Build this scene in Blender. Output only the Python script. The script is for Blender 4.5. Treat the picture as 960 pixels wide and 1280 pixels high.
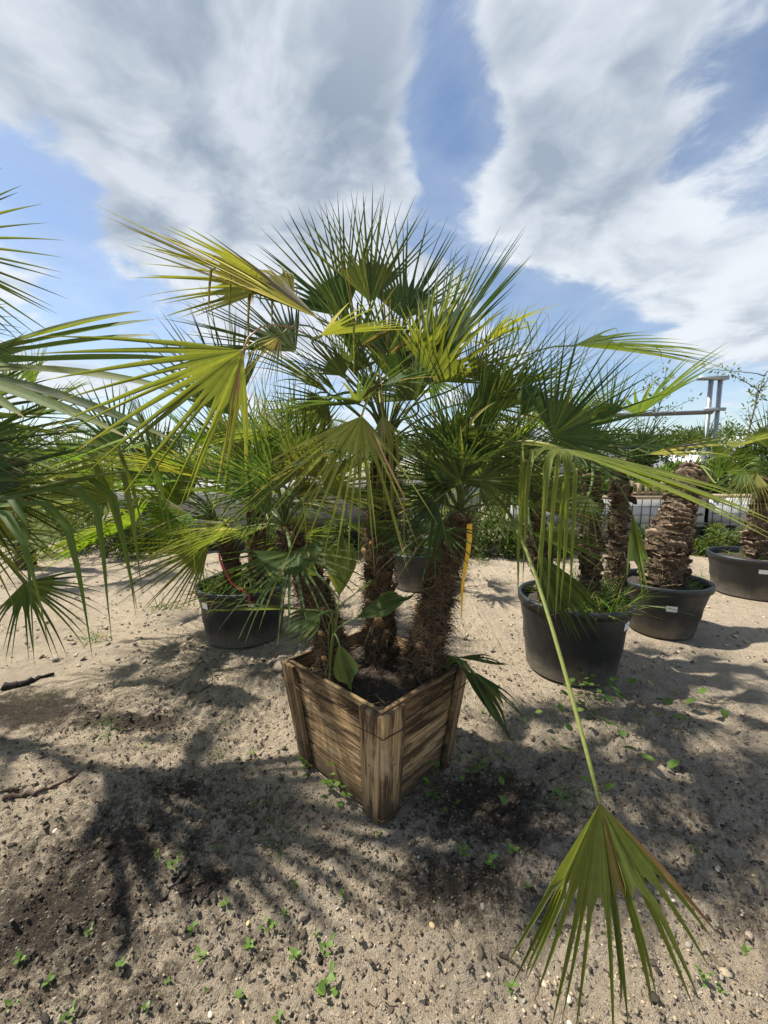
import bpy, bmesh, math, random
import numpy as np
from mathutils import Vector
R = math.radians
for o in list(bpy.data.objects): bpy.data.objects.remove(o)
scene = bpy.context.scene
col = scene.collection
rng = np.random.default_rng(7)
random.seed(7)

# ---------------------------------------------------------------- camera
CAM_H, F_PX, PITCH = 1.49, 510.0, R(7.0)
cam = bpy.data.cameras.new('camera')
cam.sensor_fit = 'HORIZONTAL'; cam.sensor_width = 36.0; cam.lens = F_PX/960*36
cam.clip_start = 0.02; cam.clip_end = 2000
camo = bpy.data.objects.new('camera', cam); col.objects.link(camo)
camo.location = (0, 0, CAM_H); camo.rotation_euler = (math.pi/2-PITCH, 0, 0)
scene.camera = camo

# ---------------------------------------------------------------- light
SUN_EL = R(57); SUN_H = np.array([-0.97, 0.22]); SUN_H = SUN_H/np.linalg.norm(SUN_H)
sun_dir = np.array([SUN_H[0]*math.cos(SUN_EL), SUN_H[1]*math.cos(SUN_EL), math.sin(SUN_EL)])
sl = bpy.data.lights.new('sun', 'SUN'); sl.energy = 5.0; sl.angle = R(1.3); sl.color = (1.0, 0.95, 0.86)
so = bpy.data.objects.new('sun', sl); col.objects.link(so)
so.rotation_euler = Vector(-sun_dir).to_track_quat('-Z', 'Y').to_euler()
so.location = (-6, 2, 10)
vs = scene.view_settings
vs.view_transform = 'Standard'; vs.look = 'None'; vs.exposure = 0.78; vs.gamma = 1.0; vs.use_curve_mapping = False
scene.cycles.max_bounces = 7; scene.cycles.transparent_max_bounces = 6
scene.cycles.use_denoising = True

def ray(px, py):
    x = (px-480)/F_PX; y = -(py-640)/F_PX
    return np.array([x, math.cos(PITCH)+y*math.sin(PITCH), -math.sin(PITCH)+y*math.cos(PITCH)])
def at(px, py, Y):
    """a point of the place seen at that pixel and standing Y metres in front of the camera"""
    d = ray(px, py); return np.array([0, 0, CAM_H])+d*(Y/d[1])
def gp(px, py, z=0.0):
    d = ray(px, py); return np.array([0, 0, CAM_H])+d*((z-CAM_H)/d[2])
def unit(v):
    v = np.asarray(v, float); return v/(np.linalg.norm(v)+1e-9)

# ---------------------------------------------------------------- node helpers
class NT:
    def __init__(s, tree): s.t = tree; s.n = tree.nodes; s.l = tree.links
    def new(s, typ, **kw):
        n = s.n.new(typ)
        for k, v in kw.items(): setattr(n, k, v)
        return n
    def put(s, sock, v):
        if isinstance(v, bpy.types.NodeSocket): s.l.new(v, sock)
        else: sock.default_value = v
    def m(s, op, a, b=0.0, c=0.0, clamp=False):
        n = s.new('ShaderNodeMath', operation=op, use_clamp=clamp)
        s.put(n.inputs[0], a); s.put(n.inputs[1], b); s.put(n.inputs[2], c); return n.outputs[0]
    def v(s, op, a, b=(0, 0, 0), out=0):
        n = s.new('ShaderNodeVectorMath', operation=op)
        s.put(n.inputs[0], a)
        if op == 'SCALE': s.put(n.inputs[3], b)
        else: s.put(n.inputs[1], b)
        return n.outputs['Value'] if op in ('LENGTH', 'DOT_PRODUCT', 'DISTANCE') else n.outputs[0]
    def noise(s, vec, scale, detail=6, rough=.55, dist=0.0, colr=False):
        n = s.new('ShaderNodeTexNoise'); s.put(n.inputs['Vector'], vec)
        n.inputs['Scale'].default_value = scale; n.inputs['Detail'].default_value = detail
        n.inputs['Roughness'].default_value = rough; n.inputs['Distortion'].default_value = dist
        return n.outputs['Color' if colr else 'Fac']
    def mr(s, v, a, b, c=0.0, d=1.0, smooth=True):
        n = s.new('ShaderNodeMapRange'); n.interpolation_type = 'SMOOTHSTEP' if smooth else 'LINEAR'
        s.put(n.inputs[0], v); s.put(n.inputs[1], a); s.put(n.inputs[2], b); s.put(n.inputs[3], c); s.put(n.inputs[4], d)
        return n.outputs[0]
    def mix(s, f, a, b, mode='MIX'):
        n = s.new('ShaderNodeMix', data_type='RGBA', blend_type=mode)
        s.put(n.inputs[0], f)
        s.put(n.inputs[6], a if not isinstance(a, tuple) else (*a, 1)[:4])
        s.put(n.inputs[7], b if not isinstance(b, tuple) else (*b, 1)[:4])
        return n.outputs[2]

# ---------------------------------------------------------------- sky with broken clouds
world = bpy.data.worlds.new('World'); scene.world = world; world.use_nodes = True
W = NT(world.node_tree); W.n.clear()
sky = W.new('ShaderNodeTexSky', sky_type='NISHITA', sun_disc=False)
sky.sun_elevation = SUN_EL; sky.sun_rotation = math.atan2(SUN_H[0], SUN_H[1])
sky.air_density = 1.0; sky.dust_density = 0.6; sky.ozone_density = 2.0
tc = W.new('ShaderNodeTexCoord')
dirv = tc.outputs['Generated']
sep = W.new('ShaderNodeSeparateXYZ'); W.l.new(dirv, sep.inputs[0])
zz = W.m('MAXIMUM', W.m('ADD', sep.outputs[2], 0.16), 0.05)
pl = W.v('SCALE', dirv, W.m('DIVIDE', 1.0, zz))
warp = W.v('SCALE', W.v('SUBTRACT', W.noise(pl, 1.1, 5, .5, colr=True), (.5, .5, .5)), 0.75)
plw = W.v('ADD', pl, warp)
fine = W.noise(plw, 1.7, 11, .57)
big = W.noise(pl, 0.8, 3, .5)
dw = W.v('ADD', dirv, W.v('SCALE', warp, 0.34))
def blob_sum(blobs):
    tot = None
    for px, py, rad, w in blobs:
        d = unit(ray(px, py))
        ds = W.v('DISTANCE', dw, tuple(d))
        b = W.mr(ds, rad/F_PX*1.1, rad/F_PX*0.1, 0.0, w)
        tot = b if tot is None else W.m('ADD', tot, b)
    return tot
cov = blob_sum([(120, 110, 330, .17), (40, 30, 200, .12), (430, 190, 250, .24), (330, 60, 220, .14), (800, 150, 300, .30), (880, 230, 170, .28), (740, 260, 130, .16),
                (700, 60, 200, .16), (80, 290, 150, .20), (150, 462, 80, .34), (30, 455, 80, .34), (655, 300, 70, .26), (950, 410, 80, .36), (860, 420, 60, .2),
                (900, 280, 110, .14), (250, 300, 130, .12),
                (605, 235, 105, -.5), (580, 140, 75, -.34), (545, 60, 60, -.3), (570, -10, 60, -.2), (950, 90, 120, -.55), (110, 395, 140, -.44), (50, 225, 85, -.32), (290, 120, 60, -.22), (250, 20, 60, -.12), (830, 400, 170, -.34), (690, 370, 90, -.26), (640, 330, 70, -.2), (955, 330, 70, -.2), (440, 20, 60, -.12)])
puff = W.noise(W.v('ADD', plw, (3.7, 1.1, 0)), 5.5, 8, .6)
dens = W.m('ADD', W.m('ADD', W.m('ADD', W.m('MULTIPLY', fine, 1.15), W.m('MULTIPLY', W.m('SUBTRACT', puff, .5), .34)), W.m('MULTIPLY', big, 0.10)), cov)
alpha = W.mr(dens, 0.635, 0.82)
alpha = W.m('ADD', W.m('MULTIPLY', alpha, .80), W.mr(dens, .34, .64, 0, .20))
dark = blob_sum([(180, 130, 200, .62), (520, 170, 150, .38), (420, 240, 170, .30), (800, 220, 190, .42), (700, 120, 120, .15), (110, 330, 80, .4)])
relief = W.noise(W.v('ADD', plw, (0.13*SUN_H[0], 0.13*SUN_H[1], 0)), 1.7, 7, .5)
rel = W.mr(W.m('SUBTRACT', fine, relief), -.10, .10, 0.0, 1.0, False)
thick = W.mr(dens, .62, 1.0)
sh = W.m('ADD', W.m('MULTIPLY', W.m('MULTIPLY', dark, .85), W.m('ADD', W.m('MULTIPLY', thick, .6), .35)), W.m('MULTIPLY', thick, .12))
sh = W.m('ADD', sh, W.m('MULTIPLY', W.m('SUBTRACT', .5, rel), .7))
sh = W.mr(sh, -.25, 1.25)
ccol = W.mix(sh, (0.80, 0.85, 0.91), (0.26, 0.335, 0.44))
bg1 = W.new('ShaderNodeBackground'); W.l.new(sky.outputs[0], bg1.inputs[0]); bg1.inputs[1].default_value = 0.095
bg2 = W.new('ShaderNodeBackground'); W.l.new(ccol, bg2.inputs[0]); bg2.inputs[1].default_value = 0.63
mx = W.new('ShaderNodeMixShader'); W.l.new(alpha, mx.inputs[0]); W.l.new(bg1.outputs[0], mx.inputs[1]); W.l.new(bg2.outputs[0], mx.inputs[2])
wo = W.new('ShaderNodeOutputWorld'); W.l.new(mx.outputs[0], wo.inputs[0])

# ---------------------------------------------------------------- materials
MATS = {}
def newmat(name):
    m = bpy.data.materials.new(name); m.use_nodes = True
    t = NT(m.node_tree); b = m.node_tree.nodes['Principled BSDF']; MATS[name] = m
    return m, t, b
def attr(t, name='col'):
    return t.new('ShaderNodeAttribute', attribute_name=name).outputs['Color']
def bump(t, b, h, strength=.4, dist=.01):
    n = t.new('ShaderNodeBump'); n.inputs['Strength'].default_value = strength; n.inputs['Distance'].default_value = dist
    t.put(n.inputs['Height'], h); t.l.new(n.outputs[0], b.inputs['Normal'])
def objco(t): return t.new('ShaderNodeTexCoord').outputs['Object']
def geo_pos(t): return t.new('ShaderNodeNewGeometry').outputs['Position']

def leaf_material(name, transl, rough, tint=(1.5, 1.75, .55), veins=False):
    m, t, b = newmat(name)
    c = attr(t)
    nz = t.noise(objco(t), 45, 3, .6)
    c = t.mix(t.mr(nz, .3, .7, 0, .35), c, t.mix(1.0, c, (.62, .66, .55), 'MULTIPLY'))
    if veins:   # lengthwise veins, a pale rib and a thin dark margin on every leaf segment
        sg = t.new('ShaderNodeSeparateColor'); t.l.new(attr(t, 'seg'), sg.inputs[0])
        cv = t.new('ShaderNodeCombineXYZ'); t.put(cv.inputs[0], t.m('MULTIPLY', sg.outputs[0], 9.0)); t.put(cv.inputs[1], t.m('MULTIPLY', sg.outputs[1], 1.6)); t.put(cv.inputs[2], sg.outputs[2])
        st = t.noise(cv.outputs[0], 1.0, 4, .6)
        c = t.mix(t.mr(st, .35, .65, 0, .55), c, t.mix(1.0, c, (.55, .58, .6), 'MULTIPLY'))
        st2 = t.noise(cv.outputs[0], .35, 2, .5)
        c = t.mix(t.mr(st2, .52, .72, 0, .5), c, t.mix(1.0, c, (1.5, 1.3, 1.0), 'MULTIPLY'))
        mid = t.m('ABSOLUTE', t.m('SUBTRACT', t.m('FRACT', sg.outputs[0]), .5))
        c = t.mix(t.mr(mid, .07, .02, 0, .5), c, t.mix(1.0, c, (1.9, 1.7, 1.5), 'MULTIPLY'))
        bump(t, b, st, .25, .002)
    t.l.new(c, b.inputs['Base Color'])
    b.inputs['Roughness'].default_value = rough; b.inputs['Specular IOR Level'].default_value = .13 if veins else .3
    tr = t.new('ShaderNodeBsdfTranslucent')
    t.l.new(t.mix(1.0, c, tint, 'MULTIPLY'), tr.inputs[0])
    ms = t.new('ShaderNodeMixShader'); ms.inputs[0].default_value = transl
    t.l.new(b.outputs[0], ms.inputs[1]); t.l.new(tr.outputs[0], ms.inputs[2])
    t.l.new(ms.outputs[0], t.n['Material Output'].inputs[0])
    return m
M_LEAF = leaf_material('palm_leaf', .45, .60, (1.75, 1.75, .55), True)
M_WEED = leaf_material('weed_leaf', .42, .5, (1.3, 1.5, .7))

def vcol_material(name, rough, bumpscale=0, bs=.5, bd=.004):
    m, t, b = newmat(name)
    c = attr(t); nz = t.noise(objco(t), 90, 4, .65)
    t.l.new(t.mix(t.mr(nz, .3, .75, 0, .5), c, t.mix(1.0, c, (.5, .5, .5), 'MULTIPLY')), b.inputs['Base Color'])
    b.inputs['Roughness'].default_value = rough; b.inputs['Specular IOR Level'].default_value = .25
    if bumpscale: bump(t, b, t.noise(objco(t), bumpscale, 5, .6), bs, bd)
    return m
M_STALK = vcol_material('leaf_stalk', .45)
M_FIBRE = vcol_material('palm_fibre', .85)
M_BARK = vcol_material('palm_bark', .9, 60, .9, .012)
M_STONE = vcol_material('stone', .85, 70, .4, .003)
M_TWIG = vcol_material('twig', .85, 120, .6, .002)
M_PLAIN = vcol_material('painted', .55)

def ground_material():
    m, t, b = newmat('sandy_soil')
    p = geo_pos(t)
    s = attr(t, 'soil')
    sp = t.new('ShaderNodeSeparateColor'); t.l.new(s, sp.inputs[0])
    n1 = t.noise(p, 2.2, 8, .62); n2 = t.noise(p, 14, 8, .68); n3 = t.noise(p, 75, 6, .7); n4 = t.noise(p, 230, 3, .6)
    sand = t.mix(t.mr(n2, .32, .68), (.54, .445, .32), (.42, .34, .245))
    sand = t.mix(t.mr(n1, .45, .68, 0, .5), sand, (.32, .275, .215))
    sand = t.mix(t.mr(n3, .50, .75, 0, .65), sand, (.20, .16, .115))
    n5 = t.noise(p, 30, 6, .75, .8)
    sand = t.mix(t.mr(n5, .56, .70, 0, .6), sand, (.13, .105, .08))
    sand = t.mix(t.mr(n4, .60, .72, 0, .8), sand, (.58, .49, .36))
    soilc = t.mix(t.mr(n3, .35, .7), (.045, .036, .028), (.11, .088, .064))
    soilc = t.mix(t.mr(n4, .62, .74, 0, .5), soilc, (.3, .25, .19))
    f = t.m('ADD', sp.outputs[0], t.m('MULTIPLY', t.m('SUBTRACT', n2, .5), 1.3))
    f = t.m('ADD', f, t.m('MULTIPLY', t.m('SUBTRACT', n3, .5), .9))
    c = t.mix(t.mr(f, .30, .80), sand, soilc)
    c = t.mix(t.mr(t.m('ADD', sp.outputs[1], t.m('SUBTRACT', n2, .5)), .4, .7, 0, .55), c, (.09, .115, .04))
    t.l.new(c, b.inputs['Base Color']); b.inputs['Roughness'].default_value = .95; b.inputs['Specular IOR Level'].default_value = .12
    h = t.m('ADD', t.m('MULTIPLY', n2, .6), t.m('ADD', t.m('MULTIPLY', n3, .55), t.m('MULTIPLY', n4, .28)))
    bump(t, b, h, 1.0, .05)
    return m
M_GROUND = ground_material()

def wood_material():
    m, t, b = newmat('weathered_wood')
    uv = t.new('ShaderNodeUVMap').outputs[0]
    oi = t.new('ShaderNodeObjectInfo').outputs['Random']
    off = t.new('ShaderNodeCombineXYZ'); t.put(off.inputs[0], t.m('MULTIPLY', oi, 37.0)); t.put(off.inputs[1], t.m('MULTIPLY', oi, 11.0))
    u = t.v('ADD', uv, off.outputs[0])
    g = t.v('MULTIPLY', u, (.9, 40.0, 1.0))
    grain = t.noise(g, 2.0, 8, .62, .6)
    fg = t.noise(t.v('MULTIPLY', u, (1.4, 190.0, 1.0)), 2.0, 5, .6)
    blot = t.noise(u, 7, 6, .65); blot2 = t.noise(t.v('MULTIPLY', u, (.8, 6.0, 1)), 3.2, 8, .72)
    c = t.mix(t.mr(grain, .30, .70), (.20, .112, .05), (.47, .325, .165))
    c = t.mix(t.mr(blot, .50, .74, 0, .6), c, (.50, .41, .28))
    c = t.mix(t.mr(blot2, .44, .57, 0, .92), c, (.055, .034, .02))
    c = t.mix(t.mr(fg, .58, .76, 0, .8), c, (.05, .034, .022))
    ocol = t.new('ShaderNodeObjectInfo').outputs['Color']; osep = t.new('ShaderNodeSeparateColor'); t.l.new(ocol, osep.inputs[0]); oi2 = osep.outputs[0]
    hsv = t.new('ShaderNodeHueSaturation'); t.l.new(oi2, hsv.inputs['Value']); t.l.new(c, hsv.inputs['Color'])
    # dark weathering along the ends of every board and damp stain near the ground
    z = t.new('ShaderNodeSeparateXYZ'); t.l.new(geo_pos(t), z.inputs[0])
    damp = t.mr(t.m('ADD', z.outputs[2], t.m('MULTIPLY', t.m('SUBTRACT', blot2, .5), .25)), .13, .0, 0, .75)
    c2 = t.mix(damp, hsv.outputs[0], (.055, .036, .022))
    t.l.new(c2, b.inputs['Base Color']); b.inputs['Roughness'].default_value = .85; b.inputs['Specular IOR Level'].default_value = .2
    bump(t, b, t.m('ADD', grain, t.m('MULTIPLY', fg, .6)), .6, .006)
    return m
M_WOOD = wood_material()

def pot_material():
    m, t, b = newmat('black_plastic')
    p = objco(t); z = t.new('ShaderNodeSeparateXYZ'); t.l.new(p, z.inputs[0])
    n = t.noise(p, 6, 6, .65); n2 = t.noise(p, 60, 4, .6); n3 = t.noise(t.v('MULTIPLY', p, (1, 1, .25)), 22, 5, .7)
    dust = t.mr(t.m('ADD', z.outputs[2], t.m('MULTIPLY', t.m('SUBTRACT', n, .5), .30)), .24, .0, 0, .6)
    c = t.mix(t.mr(n2, .45, .7, 0, .5), (.011, .014, .016), (.024, .028, .030))
    c = t.mix(t.mr(n3, .58, .78, 0, .3), c, (.08, .078, .072))
    c = t.mix(t.m('MULTIPLY', dust, t.mr(n2, .2, .7, .4, 1)), c, (.22, .19, .145))
    t.l.new(c, b.inputs['Base Color']); t.l.new(t.mr(n, .3, .7, .38, .62), b.inputs['Roughness'])
    bump(t, b, n2, .15, .004)
    return m
M_POT = pot_material()

def plain(name, c, rough=.6, metal=0, nscale=20, var=.35):
    m, t, b = newmat(name)
    n = t.noise(objco(t), nscale, 6, .65)
    t.l.new(t.mix(t.mr(n, .3, .7, 0, var), c, tuple(x*.45 for x in c)), b.inputs['Base Color'])
    b.inputs['Roughness'].default_value = rough; b.inputs['Metallic'].default_value = metal
    return m
M_SOIL = plain('potting_soil', (.05, .036, .026), .95, 0, 70, .8)
M_WIRE = plain('rusty_wire', (.12, .065, .035), .6, .6)
M_STEEL = plain('galvanised_steel', (.34, .38, .40), .5, .6, 12, .35)
M_RAIL = plain('grey_timber', (.17, .165, .16), .8, 0, 9, .5)
M_PALE = plain('pale_sheet', (.50, .51, .51), .7, 0, 5, .4)
M_PLANK = plain('sawn_timber', (.40, .30, .19), .8, 0, 8, .6)
M_STICK = plain('white_sticker', (.72, .72, .70), .6, 0, 60, .2)
M_BLUE = plain('blue_plastic', (.03, .17, .50), .4, 0, 9, .3)
M_YEL = plain('yellow_ribbon', (.80, .47, .02), .5, 0, 30, .2)
M_RED = plain('red_ribbon', (.62, .03, .05), .5, 0, 30, .25)
M_WHITE = plain('greenhouse_film', (.74, .77, .80), .4, 0, 1.2, .2)
M_ROOF = plain('grey_roof', (.25, .26, .27), .6, 0, 3, .3)

# ---------------------------------------------------------------- mesh helpers
def obj(name, V, Fs, mat, parent=None, cols=None, smooth=False, uv=None, colname='col', kind=None):
    V = np.asarray(V, np.float32)
    me = bpy.data.meshes.new(name)
    if isinstance(Fs, np.ndarray):
        k = Fs.shape[1]; nf = len(Fs)
        me.vertices.add(len(V)); me.vertices.foreach_set('co', V.ravel())
        me.loops.add(nf*k); me.loops.foreach_set('vertex_index', Fs.astype(np.int32).ravel())
        me.polygons.add(nf); me.polygons.foreach_set('loop_start', np.arange(0, nf*k, k, dtype=np.int32))
        me.update(calc_edges=True)
    else:
        me.from_pydata([tuple(v) for v in V.tolist()], [], Fs)
    if smooth: me.polygons.foreach_set('use_smooth', np.ones(len(me.polygons), bool))
    if cols is not None:
        cols = np.asarray(cols, np.float32)
        if cols.ndim == 1: cols = np.tile(cols, (len(V), 1))
        a = me.color_attributes.new(colname, 'FLOAT_COLOR', 'POINT')
        a.data.foreach_set('color', np.concatenate([cols, np.ones((len(V), 1), np.float32)], 1).ravel())
    if uv is not None:
        u = me.uv_layers.new(name='UVMap'); u.data.foreach_set('uv', np.asarray(uv, np.float32).ravel())
    if mat: me.materials.append(mat)
    o = bpy.data.objects.new(name, me); col.objects.link(o)
    if parent is not None: o.parent = parent
    if kind: o['kind'] = kind
    return o
def thing(name, loc, label, cat, group=None):
    o = bpy.data.objects.new(name, None); col.objects.link(o); o.location = tuple(loc); o.empty_display_size = .05
    return tag(o, label, cat, group)
def tag(o, label, cat, group=None):
    o['label'] = label; o['category'] = cat
    if group: o['group'] = group
    return o
def share(src, parent=None, loc=None):
    o = src.copy(); col.objects.link(o); o.parent = parent
    if loc is not None: o.location = loc
    return o
def merge(parts):
    Vs, Fs, Cs, k = [], [], [], 0
    for v, f, c in parts:
        Vs.append(v); Fs.append(np.asarray(f)+k); k += len(v)
        Cs.append(np.tile(c, (len(v), 1)) if np.ndim(c) == 1 else c)
    return np.concatenate(Vs), np.concatenate(Fs), np.concatenate(Cs)
def frames(P):
    P = np.asarray(P, float); T = np.gradient(P, axis=0); T /= np.linalg.norm(T, axis=1)[:, None]+1e-9
    ref = np.array([0, 0, 1.]) if abs(T[0][2]) < .9 else np.array([1., 0, 0])
    A = []; a = unit(np.cross(T[0], ref))
    for t in T:
        a = unit(a-t*(a@t)); A.append(a)
    A = np.array(A); B = np.cross(T, A); return T, A, B
def tube(P, rad, k=6, flat=1.0, cap=True):
    P = np.asarray(P, float); n = len(P); rad = np.broadcast_to(rad, (n,))
    T, A, B = frames(P); th = np.linspace(0, 2*math.pi, k, endpoint=False)
    V = (P[:, None]+rad[:, None, None]*(np.cos(th)[None, :, None]*A[:, None]+flat*np.sin(th)[None, :, None]*B[:, None])).reshape(-1, 3)
    i, j = np.meshgrid(np.arange(n-1), np.arange(k), indexing='ij'); i = i.ravel(); j = j.ravel(); j2 = (j+1) % k
    Fq = np.stack([i*k+j, i*k+j2, (i+1)*k+j2, (i+1)*k+j], 1)
    if cap and k == 6:
        e = (n-1)*k
        Fq = np.concatenate([Fq, [[0, 5, 4, 3], [0, 3, 2, 1], [e, e+1, e+2, e+3], [e, e+3, e+4, e+5]]])
    elif cap and k == 4:
        e = (n-1)*k; Fq = np.concatenate([Fq, [[3, 2, 1, 0], [e, e+1, e+2, e+3]]])
    return V, Fq
def bez(p0, p1, p2, p3, n=12):
    t = np.linspace(0, 1, n)[:, None]
    return (1-t)**3*p0+3*(1-t)**2*t*p1+3*(1-t)*t*t*p2+t**3*p3
def boxmesh(c, sx, sy, sz):
    s = np.array([[x, y, z] for z in (-.5, .5) for y in (-.5, .5) for x in (-.5, .5)])*[sx, sy, sz]+np.asarray(c)
    f = np.array([[0, 2, 3, 1], [4, 5, 7, 6], [0, 1, 5, 4], [2, 6, 7, 3], [1, 3, 7, 5], [0, 4, 6, 2]])
    return s, f
# value noise
_tab = rng.permutation(512)
def vn(x, y, s=0):
    x = np.asarray(x, float)+s*17.3; y = np.asarray(y, float)+s*9.1
    xi = np.floor(x).astype(int); yi = np.floor(y).astype(int); fx = x-xi; fy = y-yi
    fx = fx*fx*(3-2*fx); fy = fy*fy*(3-2*fy)
    h = lambda a, b: _tab[(_tab[a & 511]+b) & 511]/511.0
    return (h(xi, yi)*(1-fx)+h(xi+1, yi)*fx)*(1-fy)+(h(xi, yi+1)*(1-fx)+h(xi+1, yi+1)*fx)*fy-.5
def fbm(x, y, o=4, s=0, g=.55):
    r = 0; a = 1
    for k in range(o): r = r+a*vn(x*2**k, y*2**k, s+k*3); a *= g
    return r

# ---------------------------------------------------------------- layout of the place
FC, TL, TR = gp(478, 891, .49), gp(357, 823, .49), gp(592, 830, .49)
BF = gp(476, 1028, 0); BL = gp(400, 968, 0); BR = gp(571, 942, 0)
a = unit(TL-FC); b = TR-FC
b = unit(b-a*(a@b)*.75)
TL = FC+a*.665; TR = FC+b*.60; TB = TL+TR-FC
cen_t = (FC+TL+TR+TB)/4
cen_b = np.array([cen_t[0]+.012, cen_t[1]-.03, 0])
TAP = .76
cen_b = BF-(FC-cen_t)*TAP; cen_b[2] = 0
def low(p): q = cen_b+(p-cen_t)*TAP; q[2] = .012; return q
POTS = {  # base centre x,y ; bottom radius, top radius, height
    'left': (*gp(291, 812)[:2]+np.array([0, .30]), .315, .355, .47),
    'near': (*gp(737, 862)[:2]+np.array([0, .30]), .30, .36, .55),
    'lean': (*gp(850, 803)[:2]+np.array([0, .26]), .25, .335, .47),
    'edge': (*gp(952, 752)[:2]+np.array([.12, .30]), .34, .40, .46),
    'mid': (*gp(522, 741)[:2]+np.array([0, .22]), .25, .28, .44),
    'off': (-3.15, 2.25, .30, .36, .5),
}

# ---------------------------------------------------------------- ground
def Hgt(x, y, fine=True):
    x = np.asarray(x, float); y = np.asarray(y, float)
    near = np.clip(1.4-np.hypot(x, y-1.5)/7, 0, 1)
    h = .05*fbm(x*.55+3, y*.75, 3, 1)
    h = h+near*.030*fbm(x*2.6, y*3.4, 3, 5)
    if fine:
        h = h+near*(.042*np.maximum(fbm(x*9, y*12, 4, 9, .6), -.12)+.034*np.abs(fbm(x*25, y*31, 3, 14, .75)))
    flat = np.ones_like(h)
    for (cx, cy, r) in [(cen_b[0], cen_b[1], .42)]+[(p[0], p[1], p[3]) for p in POTS.values()]:
        d = np.hypot(x-cx, y-cy); flat = flat*np.clip((d-r*.75)/(r*.6), 0, 1)
    return h*flat-.004*(1-flat)
def axis_pts(fine0, fine1, step, lo, hi, g=1.13):
    p = list(np.arange(fine0, fine1+1e-6, step)); s = step; v = p[-1]
    while v < hi: s *= g; v += s; p.append(v)
    s = step; v = p[0]
    while v > lo: s *= g; v -= s; p.insert(0, v)
    return np.array(p)
xs = axis_pts(-1.6, 1.6, .0095, -900, 900); ys = axis_pts(.4, 2.3, .0095, -60, 900)
X, Y = np.meshgrid(xs, ys, indexing='xy')
Z = Hgt(X, Y)
V = np.stack([X, Y, Z], -1).reshape(-1, 3)
nx, ny = len(xs), len(ys)
i, j = np.meshgrid(np.arange(ny-1), np.arange(nx-1), indexing='ij'); i = i.ravel(); j = j.ravel()
Fg = np.stack([i*nx+j, i*nx+j+1, (i+1)*nx+j+1, (i+1)*nx+j], 1)
# dark humus patches and mossy spots lying on the sand
SOILS = [(30, 885, .55, .22, .75), (160, 900, .35, .10, .8), (150, 1060, .50, .25, .55), (60, 1150, .45, .25, .7), (250, 1100, .14, .07, .9), (180, 1240, .3, .12, .5), (330, 1010, .2, .1, .45), (420, 1200, .12, .05, .5),
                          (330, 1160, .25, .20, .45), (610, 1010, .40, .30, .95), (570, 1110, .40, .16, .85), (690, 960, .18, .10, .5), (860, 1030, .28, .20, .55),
                          (900, 880, .5, .16, .45), (820, 1100, .25, .15, .45), (640, 1160, .14, .05, .5), (360, 830, .3, .12, .4), (950, 1150, .25, .2, .5),
                          (440, 1060, .20, .12, .5), (230, 990, .3, .14, .5), (120, 790, 1.0, .25, .35), (560, 780, .5, .1, .2)]
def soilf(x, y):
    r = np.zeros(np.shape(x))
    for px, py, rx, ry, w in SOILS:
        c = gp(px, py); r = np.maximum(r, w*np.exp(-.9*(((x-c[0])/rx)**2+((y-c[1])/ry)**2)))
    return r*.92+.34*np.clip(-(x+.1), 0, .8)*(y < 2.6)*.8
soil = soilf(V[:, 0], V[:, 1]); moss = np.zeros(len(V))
for px, py, rx, ry, w in [(130, 905, .25, .06, .6), (250, 875, .2, .06, .4), (120, 750, .9, .2, .5), (640, 735, 1.2, .15, .35), (820, 690, 2, .3, .6), (350, 690, 2.5, .3, .5)]:
    c = gp(px, py); d = ((V[:, 0]-c[0])/rx)**2+((V[:, 1]-c[1])/ry)**2
    moss = np.maximum(moss, w*np.exp(-d*.9))
moss = np.maximum(moss, .75*(V[:, 1] > 7.2)*1.0)
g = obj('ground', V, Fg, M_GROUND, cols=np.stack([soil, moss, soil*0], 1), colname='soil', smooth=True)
g['kind'] = 'structure'

# ---------------------------------------------------------------- palm fronds
GREENS = {'d': (.056, .088, .040), 'm': (.080, .116, .042), 'g': (.115, .150, .044), 'y': (.205, .210, .058), 'Y': (.33, .28, .085), 'b': (.10, .17, .022)}
BROWN = np.array([.27, .165, .095]); GREY = np.array([.33, .29, .22]); STRAW = np.array([.42, .33, .17])
DOWN = np.array([0, 0, -1.])
def hintvec(h, H, axis):
    if isinstance(h, str) and h[0] == 'e':   # blade seen nearly edge on
        vd = H-np.array([0, 0, CAM_H]); e_ = unit(np.cross(axis, vd)); e_ = e_*np.sign(e_[2]+1e-6)
        h = e_-unit(vd)*(float(h[1:] or 0))
    if isinstance(h, str):
        h = {'c': np.array([0, 0, CAM_H])-H, 'u': np.array([0, 0, 1.]), 'b': H-np.array([0, 0, CAM_H])}[h]
    h = unit(h); h = h-axis*(h@axis)
    if np.linalg.norm(h) < .05: h = np.cross(axis, [1, 0, 0.])
    return unit(h)
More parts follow.
